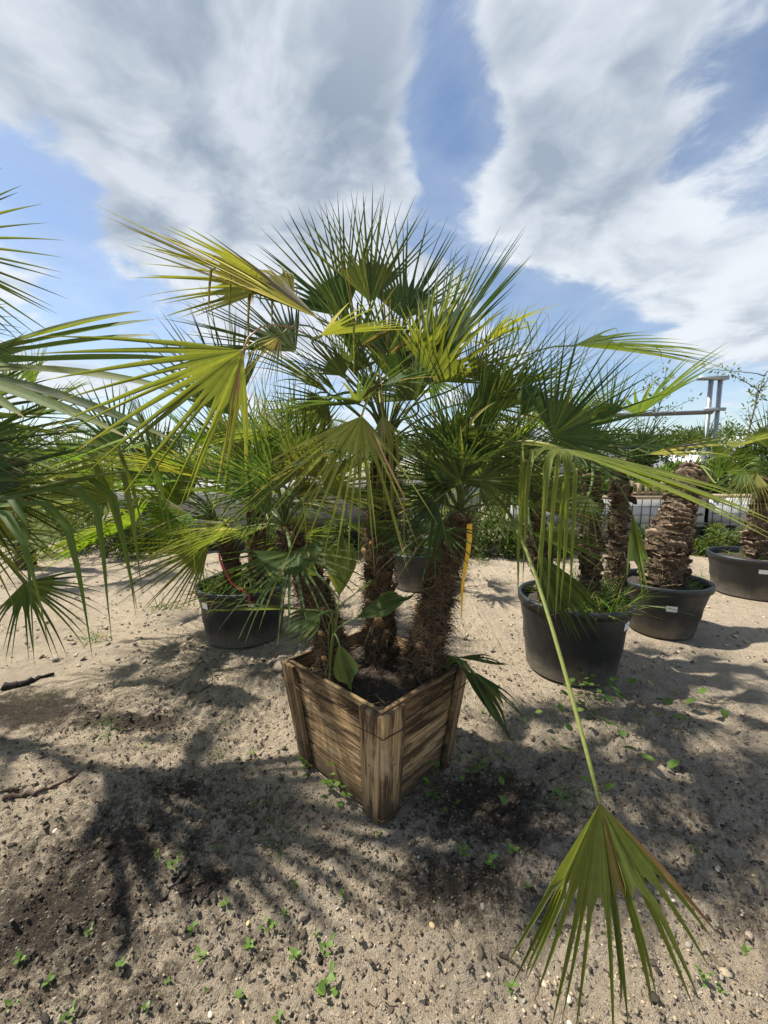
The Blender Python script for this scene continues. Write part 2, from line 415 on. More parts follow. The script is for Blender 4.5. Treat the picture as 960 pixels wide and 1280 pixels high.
def blade(H, axis, nrm, L, n=26, spread=150, fused=.30, fold=.68, droop=.25, kink=0.0, kinkfn=None, color='m', tip=.5, dead=.0, cup=.16, jit=.07, wide=1.0, rs=None, taper=1.6, lenv=.34, kinkpos=(.45, .85), angfn=None, conv=0.0):
    rs = rs or np.random.default_rng(int(rng.integers(1e9)))
    side = np.cross(axis, nrm)
    spread = R(spread); dA = spread/max(n-1, 1)
    base = np.array(GREENS[color] if isinstance(color, str) else color)
    tf = np.array([.02, .3, .65, 1.0]); KF = 4; KR = 7; K = KF+KR
    C = np.zeros((n, K, 3)); D = np.zeros((n, K, 3)); hw = np.zeros((n, K)); tt = np.zeros((n, K)); kk = np.zeros(n)
    rf0 = fused*L
    for q in range(n):
        u = 2*q/(n-1)-1 if n > 1 else 0
        ang = spread*.5*u+rs.normal(0, jit)*dA*3
        if angfn: ang = R(angfn(u))+rs.normal(0, R(2))
        ln = L*(1-lenv*abs(u)**2.2)*(1+rs.normal(0, .045))
        d = unit(math.cos(ang)*axis+math.sin(ang)*side+cup*nrm*(abs(u)**1.5)+rs.normal(0, jit*.4, 3))
        kp = None
        if kinkfn is not None: kp = kinkfn(u, rs)
        elif rs.random() < kink: kp = rs.uniform(*kinkpos)
        kk[q] = kp or 0
        rr = np.concatenate([tf*rf0, rf0+(max(ln, rf0*1.15)-rf0)*np.linspace(1/KR, 1, KR)])
        p = H.copy(); r0 = 0; done = False
        dj = droop*(1+rs.normal(0, .25))
        for k in range(K):
            for s in range(2):
                dr = (rr[k]-r0)/2
                f = (r0+dr*(s+.5))/L
                d = unit(d+DOWN*dj*(f**1.6)*dr/L*3.0)
                if conv: d = unit(d+(axis-d)*min(.9, conv*f*dr/L*2)-unit(C[q, max(k-1, 0)]-H-axis*((C[q, max(k-1, 0)]-H)@axis)+1e-6)*(conv*.16*max(0, f-.45)*(k > 1)))
                if kp is not None and not done and f > kp and k >= KF-1:
                    d = unit(d*.22+DOWN*1.0+rs.normal(0, .10, 3)); done = True
                elif done: d = unit(d+DOWN*.35+rs.normal(0, .03, 3))
                p = p+d*dr
            r0 = rr[k]; C[q, k] = p; D[q, k] = d
        hwf = rf0*math.tan(dA/2)*wide
        hw[q, :KF] = tf*hwf; uu = np.linspace(1/KR, 1, KR)
        hw[q, KF:] = hwf*(1+.10*np.sin(uu*math.pi))*(1-uu**taper*.95)
        tt[q] = rr/rr[-1]
    S = np.cross(D, nrm); S /= np.linalg.norm(S, axis=2)[..., None]+1e-6; N = np.cross(S, D)
    foldj = fold*(1+rs.normal(0, .18, n))[:, None, None]
    free = np.clip((np.arange(K)-KF+1)/2, 0, 1)[None, :, None]
    fo = foldj*(.7+.5*free)
    Lf = C-S*hw[..., None]*np.cos(fo)+N*hw[..., None]*np.sin(fo)
    Rt = C+S*hw[..., None]*np.cos(fo)+N*hw[..., None]*np.sin(fo)
    Bd = np.zeros((n+1, KF, 3))
    Bd[0] = Lf[0, :KF]; Bd[n] = Rt[-1, :KF]
    Bd[1:n] = (C[:-1, :KF]+C[1:, :KF])/2+(N[:-1, :KF]*hw[:-1, :KF, None]+N[1:, :KF]*hw[1:, :KF, None])/2*math.sin(fold)
    idC = np.arange(n*K).reshape(n, K); o = n*K
    idB = o+np.arange((n+1)*KF).reshape(n+1, KF); o += (n+1)*KF
    idL = o+np.arange(n*KR).reshape(n, KR); o += n*KR
    idR = o+np.arange(n*KR).reshape(n, KR)
    V = np.concatenate([C.reshape(-1, 3), Bd.reshape(-1, 3), Lf[:, KF:].reshape(-1, 3), Rt[:, KF:].reshape(-1, 3)])
    LL = np.concatenate([idB[:-1], idL], 1); RR = np.concatenate([idB[1:], idR], 1)
    F1 = np.stack([LL[:, :-1], idC[:, :-1], idC[:, 1:], LL[:, 1:]], -1).reshape(-1, 4)
    F2 = np.stack([idC[:, :-1], RR[:, :-1], RR[:, 1:], idC[:, 1:]], -1).reshape(-1, 4)
    # colour: per leaf segment, brown at the tips, pale rib
    segc = base[None]*(1+rs.normal(0, .14, (n, 1)))*np.array([1+rs.normal(0, .10), 1, 1])
    yel = (rs.random(n) < .12)[:, None]; segc = np.where(yel, segc*.6+np.array(GREENS['y'])*.5, segc)
    deadm = rs.random(n) < dead
    segc = np.where(deadm[:, None], (BROWN if rs.random() < .6 else GREY)*rs.uniform(.8, 1.2, (n, 1)), segc)
    tl = 1-np.abs(rs.normal(0, .10, n))*tip-.02*tip
    w = np.clip((tt-tl[:, None])/(.05+.10*tip), 0, 1)[..., None]*min(1, .35+tip)
    tipc = np.where(rs.random((n, 1)) < .5, BROWN, STRAW)
    cc = segc[:, None]*(1-w)+tipc[:, None]*w
    edge = cc*1.12+.004
    cb = np.zeros((n+1, KF, 3)); cb[:-1] += edge[:, :KF]*.5; cb[1:] += edge[:, :KF]*.5; cb[0] *= 2; cb[-1] *= 2
    hubw = np.clip(1-tt/.12, 0, 1)[..., None]*.35
    ccr = cc*(1-hubw)+np.array([.20, .22, .07])*hubw
    cols = np.concatenate([ccr.reshape(-1, 3), cb.reshape(-1, 3), edge[:, KF:].reshape(-1, 3), edge[:, KF:].reshape(-1, 3)])
    qi = np.arange(n)[:, None]; rr_ = rs.random()*50
    sC = np.stack([qi+.5+0*tt, tt, 0*tt+rr_], -1); sB = np.stack([np.arange(n+1)[:, None]+0*Bd[..., 0], np.concatenate([tt[:, :KF], tt[-1:, :KF]]), 0*Bd[..., 0]+rr_], -1)
    sL = np.stack([qi+.002+0*tt[:, KF:], tt[:, KF:], 0*tt[:, KF:]+rr_], -1); sR = sL+np.array([.996, 0, 0])
    seg = np.concatenate([q_.reshape(-1, 3) for q_ in (sC, sB, sL, sR)])
    return V, np.concatenate([F1, F2]), np.clip(cols, .01, .8), seg
STALKC = {'d': (.09, .13, .04), 'm': (.10, .14, .04), 'g': (.13, .17, .045), 'y': (.20, .21, .06), 'Y': (.30, .27, .09), 'b': (.14, .19, .04)}
def frond(root, base, crown, H, tipp, hint='u', color='m', n=26, spread=150, stalk=.008, lift=.45, arrive=.35, name='frond', stalk_pts=None, **kw):
    H = np.asarray(H, float); tipp = np.asarray(tipp, float)
    L = np.linalg.norm(tipp-H); axis = unit(tipp-H)
    nrm = hintvec(hint, H, axis)
    V, F, c, seg = blade(H, axis, nrm, L, n=n, spread=spread, color=color, **kw)
    o = obj(name, V-base, F, M_LEAF, root, cols=c)
    sa_ = o.data.color_attributes.new('seg', 'FLOAT_COLOR', 'POINT'); sa_.data.foreach_set('color', np.concatenate([seg, np.ones((len(seg), 1))], 1).astype(np.float32).ravel())
    crown = np.asarray(crown, float); dl = np.linalg.norm(H-crown)
    if stalk_pts is not None: P = stalk_pts
    else: P = bez(crown, crown+np.array([0, 0, lift*dl])+(H-crown)*.15, H-axis*arrive*dl, H+axis*.01, 12)
    rad = np.linspace(stalk*1.25, stalk*.7, len(P))
    v, f = tube(P, rad, 6, .6)
    sc = np.array(STALKC[color] if isinstance(color, str) else color)
    obj('leaf_stalk', v-base, f, M_STALK, o, cols=np.linspace(.8, 1.15, len(v))[:, None]*sc)
    return o
def random_frond(root, base, crown, az, el, pl, L, rs, color='m', bend=.35, **kw):
    d = np.array([math.cos(az)*math.cos(el), math.sin(az)*math.cos(el), math.sin(el)])
    H = crown+d*pl
    ax = unit(d+np.array([0, 0, -bend])*math.cos(el)+rs.normal(0, .12, 3))
    up = unit(np.array([0, 0, 1.])*math.cos(el)*1.0-np.array([math.cos(az), math.sin(az), 0])*math.sin(el)+rs.normal(0, .35, 3))
    if 'lift' not in kw: kw['lift'] = .12
    return frond(root, base, crown, H, H+ax*L, up, color, arrive=.3, **kw)
def crown_fill(root, base, crown, count, rs, pl=(.3, .5), L=(.38, .5), el=(10, 85), colors='dmmg', az=(0, 360), **kw):
    for q in range(count):
        a_ = R(az[0]+(az[1]-az[0])*((q*.618034+rs.random()*.08) % 1.0)); e_ = R(el[0]+(el[1]-el[0])*(((q+.5)/count)))
        c_ = colors[int(rs.integers(len(colors)))]
        k2 = dict(n=int(rs.integers(20, 28)), spread=rs.uniform(120, 170), droop=rs.uniform(.15, .45), kink=rs.uniform(0, .12), tip=rs.uniform(.2, .8), fused=rs.uniform(.22, .36), cup=rs.uniform(.1, .5), dead=rs.choice([0, 0, .05, .15])); k2.update(kw)
        random_frond(root, base, crown, a_, e_, rs.uniform(*pl), rs.uniform(*L), rs, c_, **k2)

# ---------------------------------------------------------------- palm trunks
def stub_mesh():
    # one cut leaf base: a tapering curved wedge with a blunt end
    secs = [(0, .0, .030, .012), (.010, .018, .024, .009), (.020, .040, .017, .007), (.030, .056, .013, .006)]
    V = []
    for (o_, u_, w_, t_) in secs:
        for sx, sz in ((-1, -1), (1, -1), (1, 1), (-1, 1)): V.append((sx*w_, o_+(.004 if sz < 0 else -.004), u_+sz*t_))
    F = []
    for k in range(3):
        for q in range(4): F.append((k*4+q, k*4+(q+1) % 4, k*4+4+(q+1) % 4, k*4+4+q))
    F.append((12, 13, 14, 15))
    return np.array(V, float), np.array(F)
SV, SF = stub_mesh()
stub_meshes = []
for c_ in [(.20, .105, .045), (.13, .075, .035), (.27, .16, .075), (.085, .05, .028), (.055, .036, .024)]:
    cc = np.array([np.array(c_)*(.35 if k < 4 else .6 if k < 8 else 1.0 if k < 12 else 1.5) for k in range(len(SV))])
    o = obj('leaf_base', SV, SF, M_BARK, cols=cc); stub_meshes.append(o.data); bpy.data.objects.remove(o)
tier_meshes = []
for sd_, c_ in enumerate([(.15, .105, .068), (.11, .074, .047), (.20, .145, .098), (.08, .055, .037), (.05, .036, .027)]):
    # old leaf base: a thin clasping shell with a frayed edge
    rq = np.random.default_rng(sd_+5); V_, C_ = [], []
    xs_ = np.linspace(-1, 1, 8)
    for row, (o_, u_, w_) in enumerate([(.0, -.012, .046), (.012, .006, .042), (.026, .026, .034), (.034, .042, .026)]):
        for x_ in xs_:
            fr_ = rq.normal(0, .009) if row == 3 else rq.normal(0, .0025)
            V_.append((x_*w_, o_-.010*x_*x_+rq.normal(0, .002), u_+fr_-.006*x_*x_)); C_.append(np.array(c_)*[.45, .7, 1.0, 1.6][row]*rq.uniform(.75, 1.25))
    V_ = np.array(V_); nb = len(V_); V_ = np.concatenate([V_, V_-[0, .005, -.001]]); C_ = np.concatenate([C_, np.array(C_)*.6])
    F_ = []
    for r_ in range(3):
        for q in range(7):
            a0 = r_*8+q; F_.append((a0, a0+1, a0+9, a0+8)); F_.append((nb+a0+8, nb+a0+9, nb+a0+1, nb+a0))
    for q in range(7): F_.append((24+q, 25+q, nb+25+q, nb+24+q))
    o = obj('leaf_base', V_, np.array(F_), M_BARK, cols=C_); tier_meshes.append(o.data); bpy.data.objects.remove(o)
def trunk(root, base, pts, radii, nstub=50, nfib=700, dark=1.0, stub_scale=1.0, tier=False, seed=1, fiblen=(.03, .09), stubpick=(0, 1, 2, 3, 4, 4, 3)):
    rs = np.random.default_rng(seed)
    pts = [np.asarray(p, float) for p in pts]
    t = np.linspace(0, 1, 44); kt = np.linspace(0, 1, len(pts))
    if len(pts) == 3: P = ((1-t)**2)[:, None]*pts[0]+(2*t*(1-t))[:, None]*(2*pts[1]-.5*pts[0]-.5*pts[2])+(t**2)[:, None]*pts[2]
    else: P = np.stack([np.interp(t, kt, [p[q] for p in pts]) for q in range(3)], 1)
    rad = np.interp(t, np.linspace(0, 1, len(radii)), radii)
    T, A, B = frames(P); k = 22; th = np.linspace(0, 2*math.pi, k, endpoint=False)
    nz = vn(th[None]*3.3+np.zeros((44, 1)), np.linspace(0, 22, 44)[:, None]+0*th[None], seed)
    rr = rad[:, None]*(.86+.30*nz+.10*rs.random((44, k)))
    V = P[:, None]+rr[..., None]*(np.cos(th)[None, :, None]*A[:, None]+np.sin(th)[None, :, None]*B[:, None])
    i, j = np.meshgrid(np.arange(43), np.arange(k), indexing='ij'); i = i.ravel(); j = j.ravel(); j2 = (j+1) % k
    F = np.stack([i*k+j, i*k+j2, (i+1)*k+j2, (i+1)*k+j], 1)
    cols = np.array([.075, .052, .034])*dark*(1+.9*nz.reshape(-1, 1)+rs.normal(0, .15, (44*k, 1)))
    tr = obj('trunk', V.reshape(-1, 3)-base, F, M_BARK, root, cols=np.clip(cols, .012, 1), smooth=True)
    for q in range(nstub):
        u = (q+.5)/nstub; x = u*43; i0 = min(int(x), 42); fr = x-i0
        c = P[i0]*(1-fr)+P[i0+1]*fr; ra = rad[i0]*(1-fr)+rad[i0+1]*fr
        an = q*2.39996+rs.normal(0, .15)
        out = math.cos(an)*A[i0]+math.sin(an)*B[i0]; up = T[i0]
        if tier: up = unit(T[i0]*.55+out*.5)
        sd = np.cross(out, up); sd = unit(sd); up2 = unit(np.cross(sd, out))
        o = bpy.data.objects.new('leaf_base', (tier_meshes if tier else stub_meshes)[stubpick[int(rs.integers(len(stubpick)))]]); col.objects.link(o); o.parent = tr
        s = stub_scale*rs.uniform(.75, 1.25)
        M = np.eye(4); M[:3, 0] = sd*s*rs.uniform(.8, 1.2); jt = .38 if tier else .13; s *= rs.uniform(.6, 1.25) if tier else 1; M[:3, 1] = unit(out+rs.normal(0, jt, 3))*s; M[:3, 2] = unit(up2+rs.normal(0, jt, 3))*s; M[:3, 3] = c+out*ra*.86-base
        if tier: M[:3, 0] *= 1.25; M[:3, 2] *= .62
        from mathutils import Matrix
        o.matrix_local = Matrix(M.tolist())
    if tier and nstub > 100: nfib = int(nfib*2)
    # matted fibre
    parts = []
    for q in range(nfib):
        u = rs.random(); x = u*43; i0 = min(int(x), 42); c = P[i0]; an = rs.random()*6.283
        out = math.cos(an)*A[i0]+math.sin(an)*B[i0]; p0 = c+out*rad[i0]*rs.uniform(.85, 1.0)
        tang = np.cross(out, T[i0])
        dd = unit(out*rs.uniform(.02, .35)+T[i0]*rs.normal(.1, .6)+tang*rs.normal(0, .75)); ln = rs.uniform(*fiblen)
        p1 = p0+dd*ln*.5; p2 = p1+unit(dd-out*.25+DOWN*.5+rs.normal(0, .3, 3))*ln*.5
        w = np.cross(dd, out); w = unit(w)*rs.uniform(.0007, .0022)
        parts.append((np.array([p0-w, p0+w, p1+w, p1-w, p2+w*.3, p2-w*.3])-base, np.array([[0, 1, 2, 3], [3, 2, 4, 5]]), np.array([.16, .115, .07])*rs.uniform(.25, 1.5)*dark))
    if parts:
        v, f, c = merge(parts); obj('fibre', v, f, M_FIBRE, tr, cols=c, kind='stuff')
    return P

# ---------------------------------------------------------------- wooden planter box
BOX0 = np.array([cen_b[0], cen_b[1], 0.])
box = thing('planter_box', BOX0, 'weathered square wooden planter box with tapering plank sides', 'planter')
def board(name, A_, B_, C_, D_, out, th, off, grain_u=True, mat=None, tone=1.0):
    """A B along the top, D C along the bottom of the outer face"""
    o0 = out*off; o1 = out*(off+th)
    P = [A_+o0, B_+o0, C_+o0, D_+o0, A_+o1, B_+o1, C_+o1, D_+o1]
    F = [(0, 1, 2, 3), (7, 6, 5, 4), (4, 5, 1, 0), (5, 6, 2, 1), (6, 7, 3, 2), (7, 4, 0, 3)]
    w = np.linalg.norm(B_-A_); h = np.linalg.norm(D_-A_)
    uvc = {0: (0, 0), 1: (w, 0), 2: (w, h), 3: (0, h), 4: (0, 0), 5: (w, 0), 6: (w, h), 7: (0, h)}
    if not grain_u: uvc = {k: (v[1], v[0]) for k, v in uvc.items()}
    uv = [np.array(uvc[k])+(.003 if k > 3 else 0) for f in F for k in f]
    o = obj(name, np.array(P)-BOX0, F, mat or M_WOOD, box, uv=uv)
    o.color = (tone, tone, tone, 1)
    bv = o.modifiers.new('bevel', 'BEVEL'); bv.width = .003; bv.segments = 2; bv.limit_method = 'ANGLE'
    return o
tops = [FC, TL, TB, TR]
rb = random.Random(3)
for q in range(4):
    P0, P1 = tops[q], tops[(q+1) % 4]; Q0, Q1 = low(P0), low(P1)
    out = unit(np.cross(P1-P0, Q0-P0));
    if out@((P0+P1)/2-cen_t) < 0: out = -out
    fp = lambda u, v: (P0*(1-u)+P1*u)*(1-v)+(Q0*(1-u)+Q1*u)*v
    vb = [[0, .19, .46, .76, 1], [0, .2, .45, .75, 1], [0, .22, .5, .74, 1], [0, .21, .42, .76, 1]][q]
    for k in range(4):
        v0, v1 = vb[k]+.004, vb[k+1]-.006
        th = .020+rb.uniform(-.003, .003)
        board('plank', fp(.004, v0), fp(.996, v0+rb.uniform(-.006, .006)), fp(.996, v1), fp(.004, v1+rb.uniform(-.006, .006)), out, th, -.020, tone=[.62, 1.12, 1.0, .85][k]*rb.uniform(.85, 1.1) if q != 3 else [.6, .75, 1.15, 1.0][k])
    # corner battens nailed on the outside
    ins = .020/np.linalg.norm(P1-P0)
    spans = [(-.03, .165), (.865, 1.0)] if q == 3 else [(-.012, .165), (.875, 1.03)] if q == 0 else [(0, .16), (.86, 1.0)]
    if q == 3: spans = [(0.0, .13), (.80, 1.035)]
    for (u0, u1) in spans:
        for vn_ in (.06, .12, .5, .9, .95):
            ctr = fp((u0+u1)/2+rb.uniform(-.03, .03), vn_)+out*.0275
            v9, f9 = tube(np.array([ctr-out*.004, ctr+out*.002]), .0035, 6); obj('nail', v9-BOX0, f9, M_WIRE, box)
        board('batten', fp(u0, .012), fp(u1, .008), fp(u1, 1.0), fp(u0, 1.0), out, .021, .0065, False, tone=.5 if (q == 0 and u0 > .5) else .68 if (q == 3 and u0 < .5) else 1.12)
for v in (.19, .94):   # wires that tie the box
    ring = []
    for q in range(4):
        p = tops[q]*(1-v)+low(tops[q])*v; c_ = cen_t*(1-v)+cen_b*v
        d = p-c_; d[2] = 0; ring.append(p+unit(d)*.042)
    pts = []
    for q in range(4):
        A_, B_ = ring[q], ring[(q+1) % 4]
        for s in np.linspace(0, 1, 14, endpoint=False): pts.append(A_*(1-s)+B_*s+np.array([0, 0, -.014*math.sin(s*math.pi)+.004*math.sin(s*17+q)]))
    pts.append(pts[0]); v_, f_ = tube(np.array(pts), .0022, 6)
    obj('tie_wire', v_-BOX0, f_, M_WIRE, box)
def soil_patch(corners, z, nseg=26, amp=.035, seed=3):
    c = [np.array([p[0], p[1], z]) for p in corners]
    u, v = np.meshgrid(np.linspace(0, 1, nseg), np.linspace(0, 1, nseg), indexing='ij')
    P = (c[0]*((1-u)*(1-v))[..., None]+c[1]*(u*(1-v))[..., None]+c[2]*(u*v)[..., None]+c[3]*((1-u)*v)[..., None])
    P[..., 2] += amp*fbm(P[..., 0]*16, P[..., 1]*16, 4, seed)+.03*np.sin(u*math.pi)*np.sin(v*math.pi)
    i, j = np.meshgrid(np.arange(nseg-1), np.arange(nseg-1), indexing='ij'); i = i.ravel(); j = j.ravel()
    return P.reshape(-1, 3), np.stack([i*nseg+j, (i+1)*nseg+j, (i+1)*nseg+j+1, i*nseg+j+1], 1)
lv = .17
sc_ = [(p*(1-lv)+low(p)*lv) for p in tops]; cc_ = sum(sc_)/4
sc_ = [cc_+(p-cc_)*.965 for p in sc_]
v_, f_ = soil_patch(sc_, .405)
so_ = obj('soil', v_-BOX0, f_, M_SOIL, box, smooth=True)
# litter of dry fibre and chips on the soil
parts = []
for q in range(420):
    u, v = rng.random(2); p = sc_[0]*(1-u)*(1-v)+sc_[1]*u*(1-v)+sc_[2]*u*v+sc_[3]*(1-u)*v
    p = np.array([p[0], p[1], .425+.03*rng.random()]); d = unit(np.append(rng.normal(0, 1, 2), rng.normal(0, .3))); s = unit(np.cross(d, [0, 0, 1]))*rng.uniform(.0007, .0028); ln = rng.uniform(.015, .08)
    parts.append((np.array([p-s, p+s, p+d*ln+s*.5, p+d*ln-s*.5])-BOX0, np.array([[0, 1, 2, 3]]), np.array([.22, .14, .08])*rng.uniform(.2, 1.4)))
v_, f_, c_ = merge(parts); obj('litter', v_, f_, M_FIBRE, so_, cols=c_, kind='stuff')

# ---------------------------------------------------------------- the palm in the box
MB = np.array([cen_t[0], cen_t[1], .42])
palm = thing('fan_palm', MB, 'large three-stemmed fan palm growing in the wooden planter box', 'palm')
c1, c2, c3 = at(356, 660, 1.86), at(482, 560, 2.06), at(574, 640, 1.93)
trunk(palm, MB, [np.append(at(425, 850, 1.86)[:2], .40), at(396, 750, 1.86), at(360, 668, 1.86)], [.062, .064, .058, .05, .025], 60, 5000, .8, .85, seed=11, fiblen=(.03, .12))
trunk(palm, MB, [np.append(at(477, 812, 2.06)[:2], .40), at(474, 700, 2.06), at(482, 552, 2.06)], [.080, .074, .068, .06, .03], 80, 5000, .75, .92, seed=12, fiblen=(.03, .11))
trunk(palm, MB, [np.append(at(524, 842, 1.90)[:2], .40), at(549, 735, 1.91), at(575, 650, 1.93)], [.092, .076, .060, .048, .025], 60, 6000, .85, .85, seed=13, fiblen=(.03, .13))
rs = np.random.default_rng(5)
def fr(crown, hx, hy, hY, tx, ty, tY, hint='c', color='m', **kw):
    return frond(palm, MB, crown, at(hx, hy, hY), at(tx, ty, tY), hint, color, **kw)
# crown top
fr(c2, 463, 378, 1.95, 458, 232, 1.90, 'c', 'd', n=27, spread=104, fused=.34, droop=.02, tip=.15, lenv=.10)
fr(c2, 432, 397, 2.05, 366, 262, 2.10, 'c', 'd', n=27, spread=104, fused=.34, droop=.03, tip=.15, lenv=.12)
fr(c2, 505, 400, 2.25, 522, 268, 2.35, 'c', 'd', n=26, spread=120, droop=.05, tip=.3)
fr(c2, 545, 455, 1.95, 628, 292, 1.85, (-.8, -.45, .2), 'd', n=28, spread=110, fused=.42, droop=.04, tip=.2, lenv=.2)
fr(c2, 520, 465, 2.1, 560, 330, 2.2, (-.5, -.8, .1), 'm', n=24, spread=110, droop=.06, tip=.3)
fr(c3, 600, 545, 1.80, 625, 385, 1.62, (-.7, -.7, .1), 'g', n=26, spread=70, droop=.05, tip=.3, lenv=.15)
fr(c3, 610, 520, 1.95, 700, 385, 1.9, (-.5, -.8, .3), 'g', n=26, spread=100, droop=.12, tip=.5)
fr(c2, 600, 430, 2.15, 690, 380, 2.2, 'u', 'y', n=22, spread=140, droop=.5, kink=.5, tip=.6)
# long drooping, broken leaf to the left, seen edge on, and the yellow ones behind it
fr(c2, 398, 398, 1.75, 150, 283, 1.55, 'e.12', (.105, .105, .062), n=22, spread=100, fused=.34, droop=.05, kink=.34, kinkpos=(.35, .7), tip=.6, dead=.3)
fr(c2, 352, 356, 2.05, 165, 332, 2.0, 'c', 'y', n=18, spread=48, fused=.4, droop=.12, kink=.15, tip=.7)
fr(c2, 368, 375, 1.95, 300, 318, 1.95, 'e.6', 'Y', n=13, spread=100, fused=.5, droop=.9, kink=.7, kinkpos=(.55, .75), tip=.4)
fr(c2, 400, 420, 1.6, 520, 396, 1.35, 'u', 'y', n=10, spread=50, fused=.3, droop=.1, kink=.2, tip=.5, dead=.3)
fr(c2, 370, 440, 2.1, 250, 360, 2.2, (.3, -.8, .5), 'd', n=26, spread=110, droop=.08, tip=.3)
fr(c1, 290, 520, 2.2, 225, 375, 2.25, 'c', 'd', n=24, spread=90, droop=.05, tip=.3)
fr(c1, 300, 500, 1.9, 245, 400, 2.0, 'c', 'm', n=22, spread=100, droop=.25, kink=.2, tip=.5)
# big leaf hanging left with a brown strip
fr(c2, 304, 438, 1.50, 130, 600, 1.30, (.55, -.85, -.25), 'g', n=17, spread=84, fused=.30, wide=1.25, droop=.10, cup=.05, tip=.9, dead=.06, lenv=.12, stalk=.006)
frond(palm, MB, c2, at(302, 442, 1.49), at(268, 668, 1.42), 'c', BROWN*1.25, n=2, spread=4, fused=.2, wide=.75, tip=0, droop=.02, stalk=.005)
# yellowing leaf hanging in the middle
fr(c2, 452, 520, 1.52, 398, 712, 1.32, (.0, -1, .55), (.36, .33, .085), n=22, spread=92, fused=.24, wide=1.15, droop=.22, kink=.12, tip=1.1, dead=.10, lenv=.12)
fr(c2, 478, 518, 1.55, 505, 655, 1.48, 'c', 'y', n=9, spread=62, fused=.16, droop=.35, tip=1.0, dead=.5, kinkfn=lambda u, r: .22)
# right: bright broken leaf and the fans behind it
def k9(u, r):
    return None if u < .02 else r.uniform(.08, .26)
fr(c3, 700, 560, 1.45, 972, 652, 1.12, 'e.35', (.215, .215, .06), n=18, spread=110, fused=.10, droop=.10, kinkfn=k9, tip=.5, cup=.0, lenv=.05, wide=2.9, fold=.55, taper=2.6, jit=.02, angfn=lambda u: -20+28*(u+1) if u < .02 else 25+115*u)
fr(c3, 690, 545, 1.62, 812, 445, 1.42, 'c', 'd', n=34, spread=150, fused=.34, droop=.08, tip=.25, lenv=.2)
fr(c3, 716, 432, 1.85, 900, 442, 1.70, 'e.15', 'g', n=20, spread=96, fused=.32, droop=.22, kink=.30, tip=.8)
fr(c3, 650, 520, 1.75, 742, 412, 1.6, (-.75, -.6, .2), 'd', n=26, spread=80, droop=.06, tip=.2)
fr(c3, 560, 600, 1.75, 470, 560, 1.6, (0, -.6, .8), 'm', n=24, spread=140, droop=.2, tip=.4)
fr(c3, 640, 560, 1.6, 700, 520, 1.45, 'c', 'm', n=24, spread=140, droop=.1, tip=.3)
fr(c3, 562, 560, 1.65, 520, 480, 1.6, 'c', 'm', n=24, spread=110, droop=.1, tip=.3)
fr(c3, 640, 590, 1.75, 700, 640, 1.6, 'c', 'm', n=24, spread=140, droop=.2, tip=.5)
fr(c3, 644, 484, 2.05, 640, 478, 1.75, 'u', 'g', n=20, spread=320, fused=.3, cup=.9, droop=.02, tip=.3)
fr(c3, 590, 580, 1.7, 570, 450, 1.6, 'c', 'd', n=24, spread=100, droop=.05, tip=.2)
fr(c3, 555, 610, 1.7, 500, 640, 1.5, 'c', 'd', n=22, spread=120, droop=.3, tip=.4)
# leaf on a long stalk sagging down towards the sand
hs = at(750, 1003, .82); sp3 = at(690, 790, 1.12)
st = bez(c3, at(625, 560, 1.75), at(668, 690, 1.30), hs, 20)
fr(c3, 750, 1003, .82, 772, 1300, .70, (.1, -1, .5), (.165, .185, .045), n=19, spread=84, fused=.38, droop=.22, cup=.05, wide=1.15, taper=2.2, tip=.7, dead=.05, lenv=.22, kink=.12, kinkpos=(.6, .85), stalk=.0072, stalk_pts=st, jit=.13)
# left stem, lower leaves
fr(c1, 330, 600, 1.7, 250, 540, 1.6, 'c', 'm', n=24, spread=150, droop=.1, tip=.3)
fr(c1, 340, 610, 1.6, 240, 640, 1.4, 'c', 'm', n=24, spread=130, droop=.3, tip=.5)
fr(c1, 385, 575, 1.9, 350, 490, 1.9, 'c', 'm', n=24, spread=130, droop=.1, tip=.4)
fr(c1, 372, 590, 1.7, 420, 520, 1.6, 'c', 'g', n=24, spread=120, droop=.2, tip=.4)
fr(c3, 578, 605, 1.68, 566, 470, 1.45, 'c', 'd', n=34, spread=205, fused=.26, droop=.10, tip=.3, lenv=.15)
fr(c3, 600, 600, 1.60, 690, 610, 1.42, 'c', 'm', n=26, spread=150, fused=.24, droop=.2, tip=.5)
fr(c3, 545, 625, 1.62, 470, 690, 1.48, 'c', 'd', n=24, spread=120, fused=.24, droop=.3, tip=.5)
fr(c2, 430, 470, 1.75, 380, 375, 1.65, 'c', 'm', n=24, spread=110, fused=.26, droop=.15, kink=.15, tip=.6)
fr(c2, 520, 500, 1.70, 470, 400, 1.60, 'c', 'd', n=26, spread=120, fused=.26, droop=.1, tip=.3)
fr(c2, 590, 470, 1.85, 660, 395, 1.70, 'c', 'g', n=24, spread=110, fused=.24, droop=.35, kink=.35, tip=.8, dead=.1)
fr(c2, 480, 480, 1.6, 560, 470, 1.4, 'e.4', 'm', n=22, spread=120, fused=.24, droop=.4, kink=.3, tip=.8, dead=.12)
fr(c2, 410, 500, 1.7, 330, 560, 1.55, 'c', 'm', n=24, spread=110, fused=.24, droop=.3, kink=.1, tip=.6)
fr(c2, 350, 420, 1.9, 300, 500, 1.8, 'c', (.20, .18, .11), n=14, spread=60, fused=.2, droop=.4, kink=.6, tip=.9, dead=.5)
crown_fill(palm, MB, c2, 20, rs, (.30, .52), (.36, .52), (-12, 80), 'ddmmg')
crown_fill(palm, MB, c3, 12, rs, (.24, .42), (.32, .47), (-20, 75), 'dmmg')
crown_fill(palm, MB, c1, 12, rs, (.22, .40), (.32, .45), (-25, 75), 'dmmg', az=(90, 380))
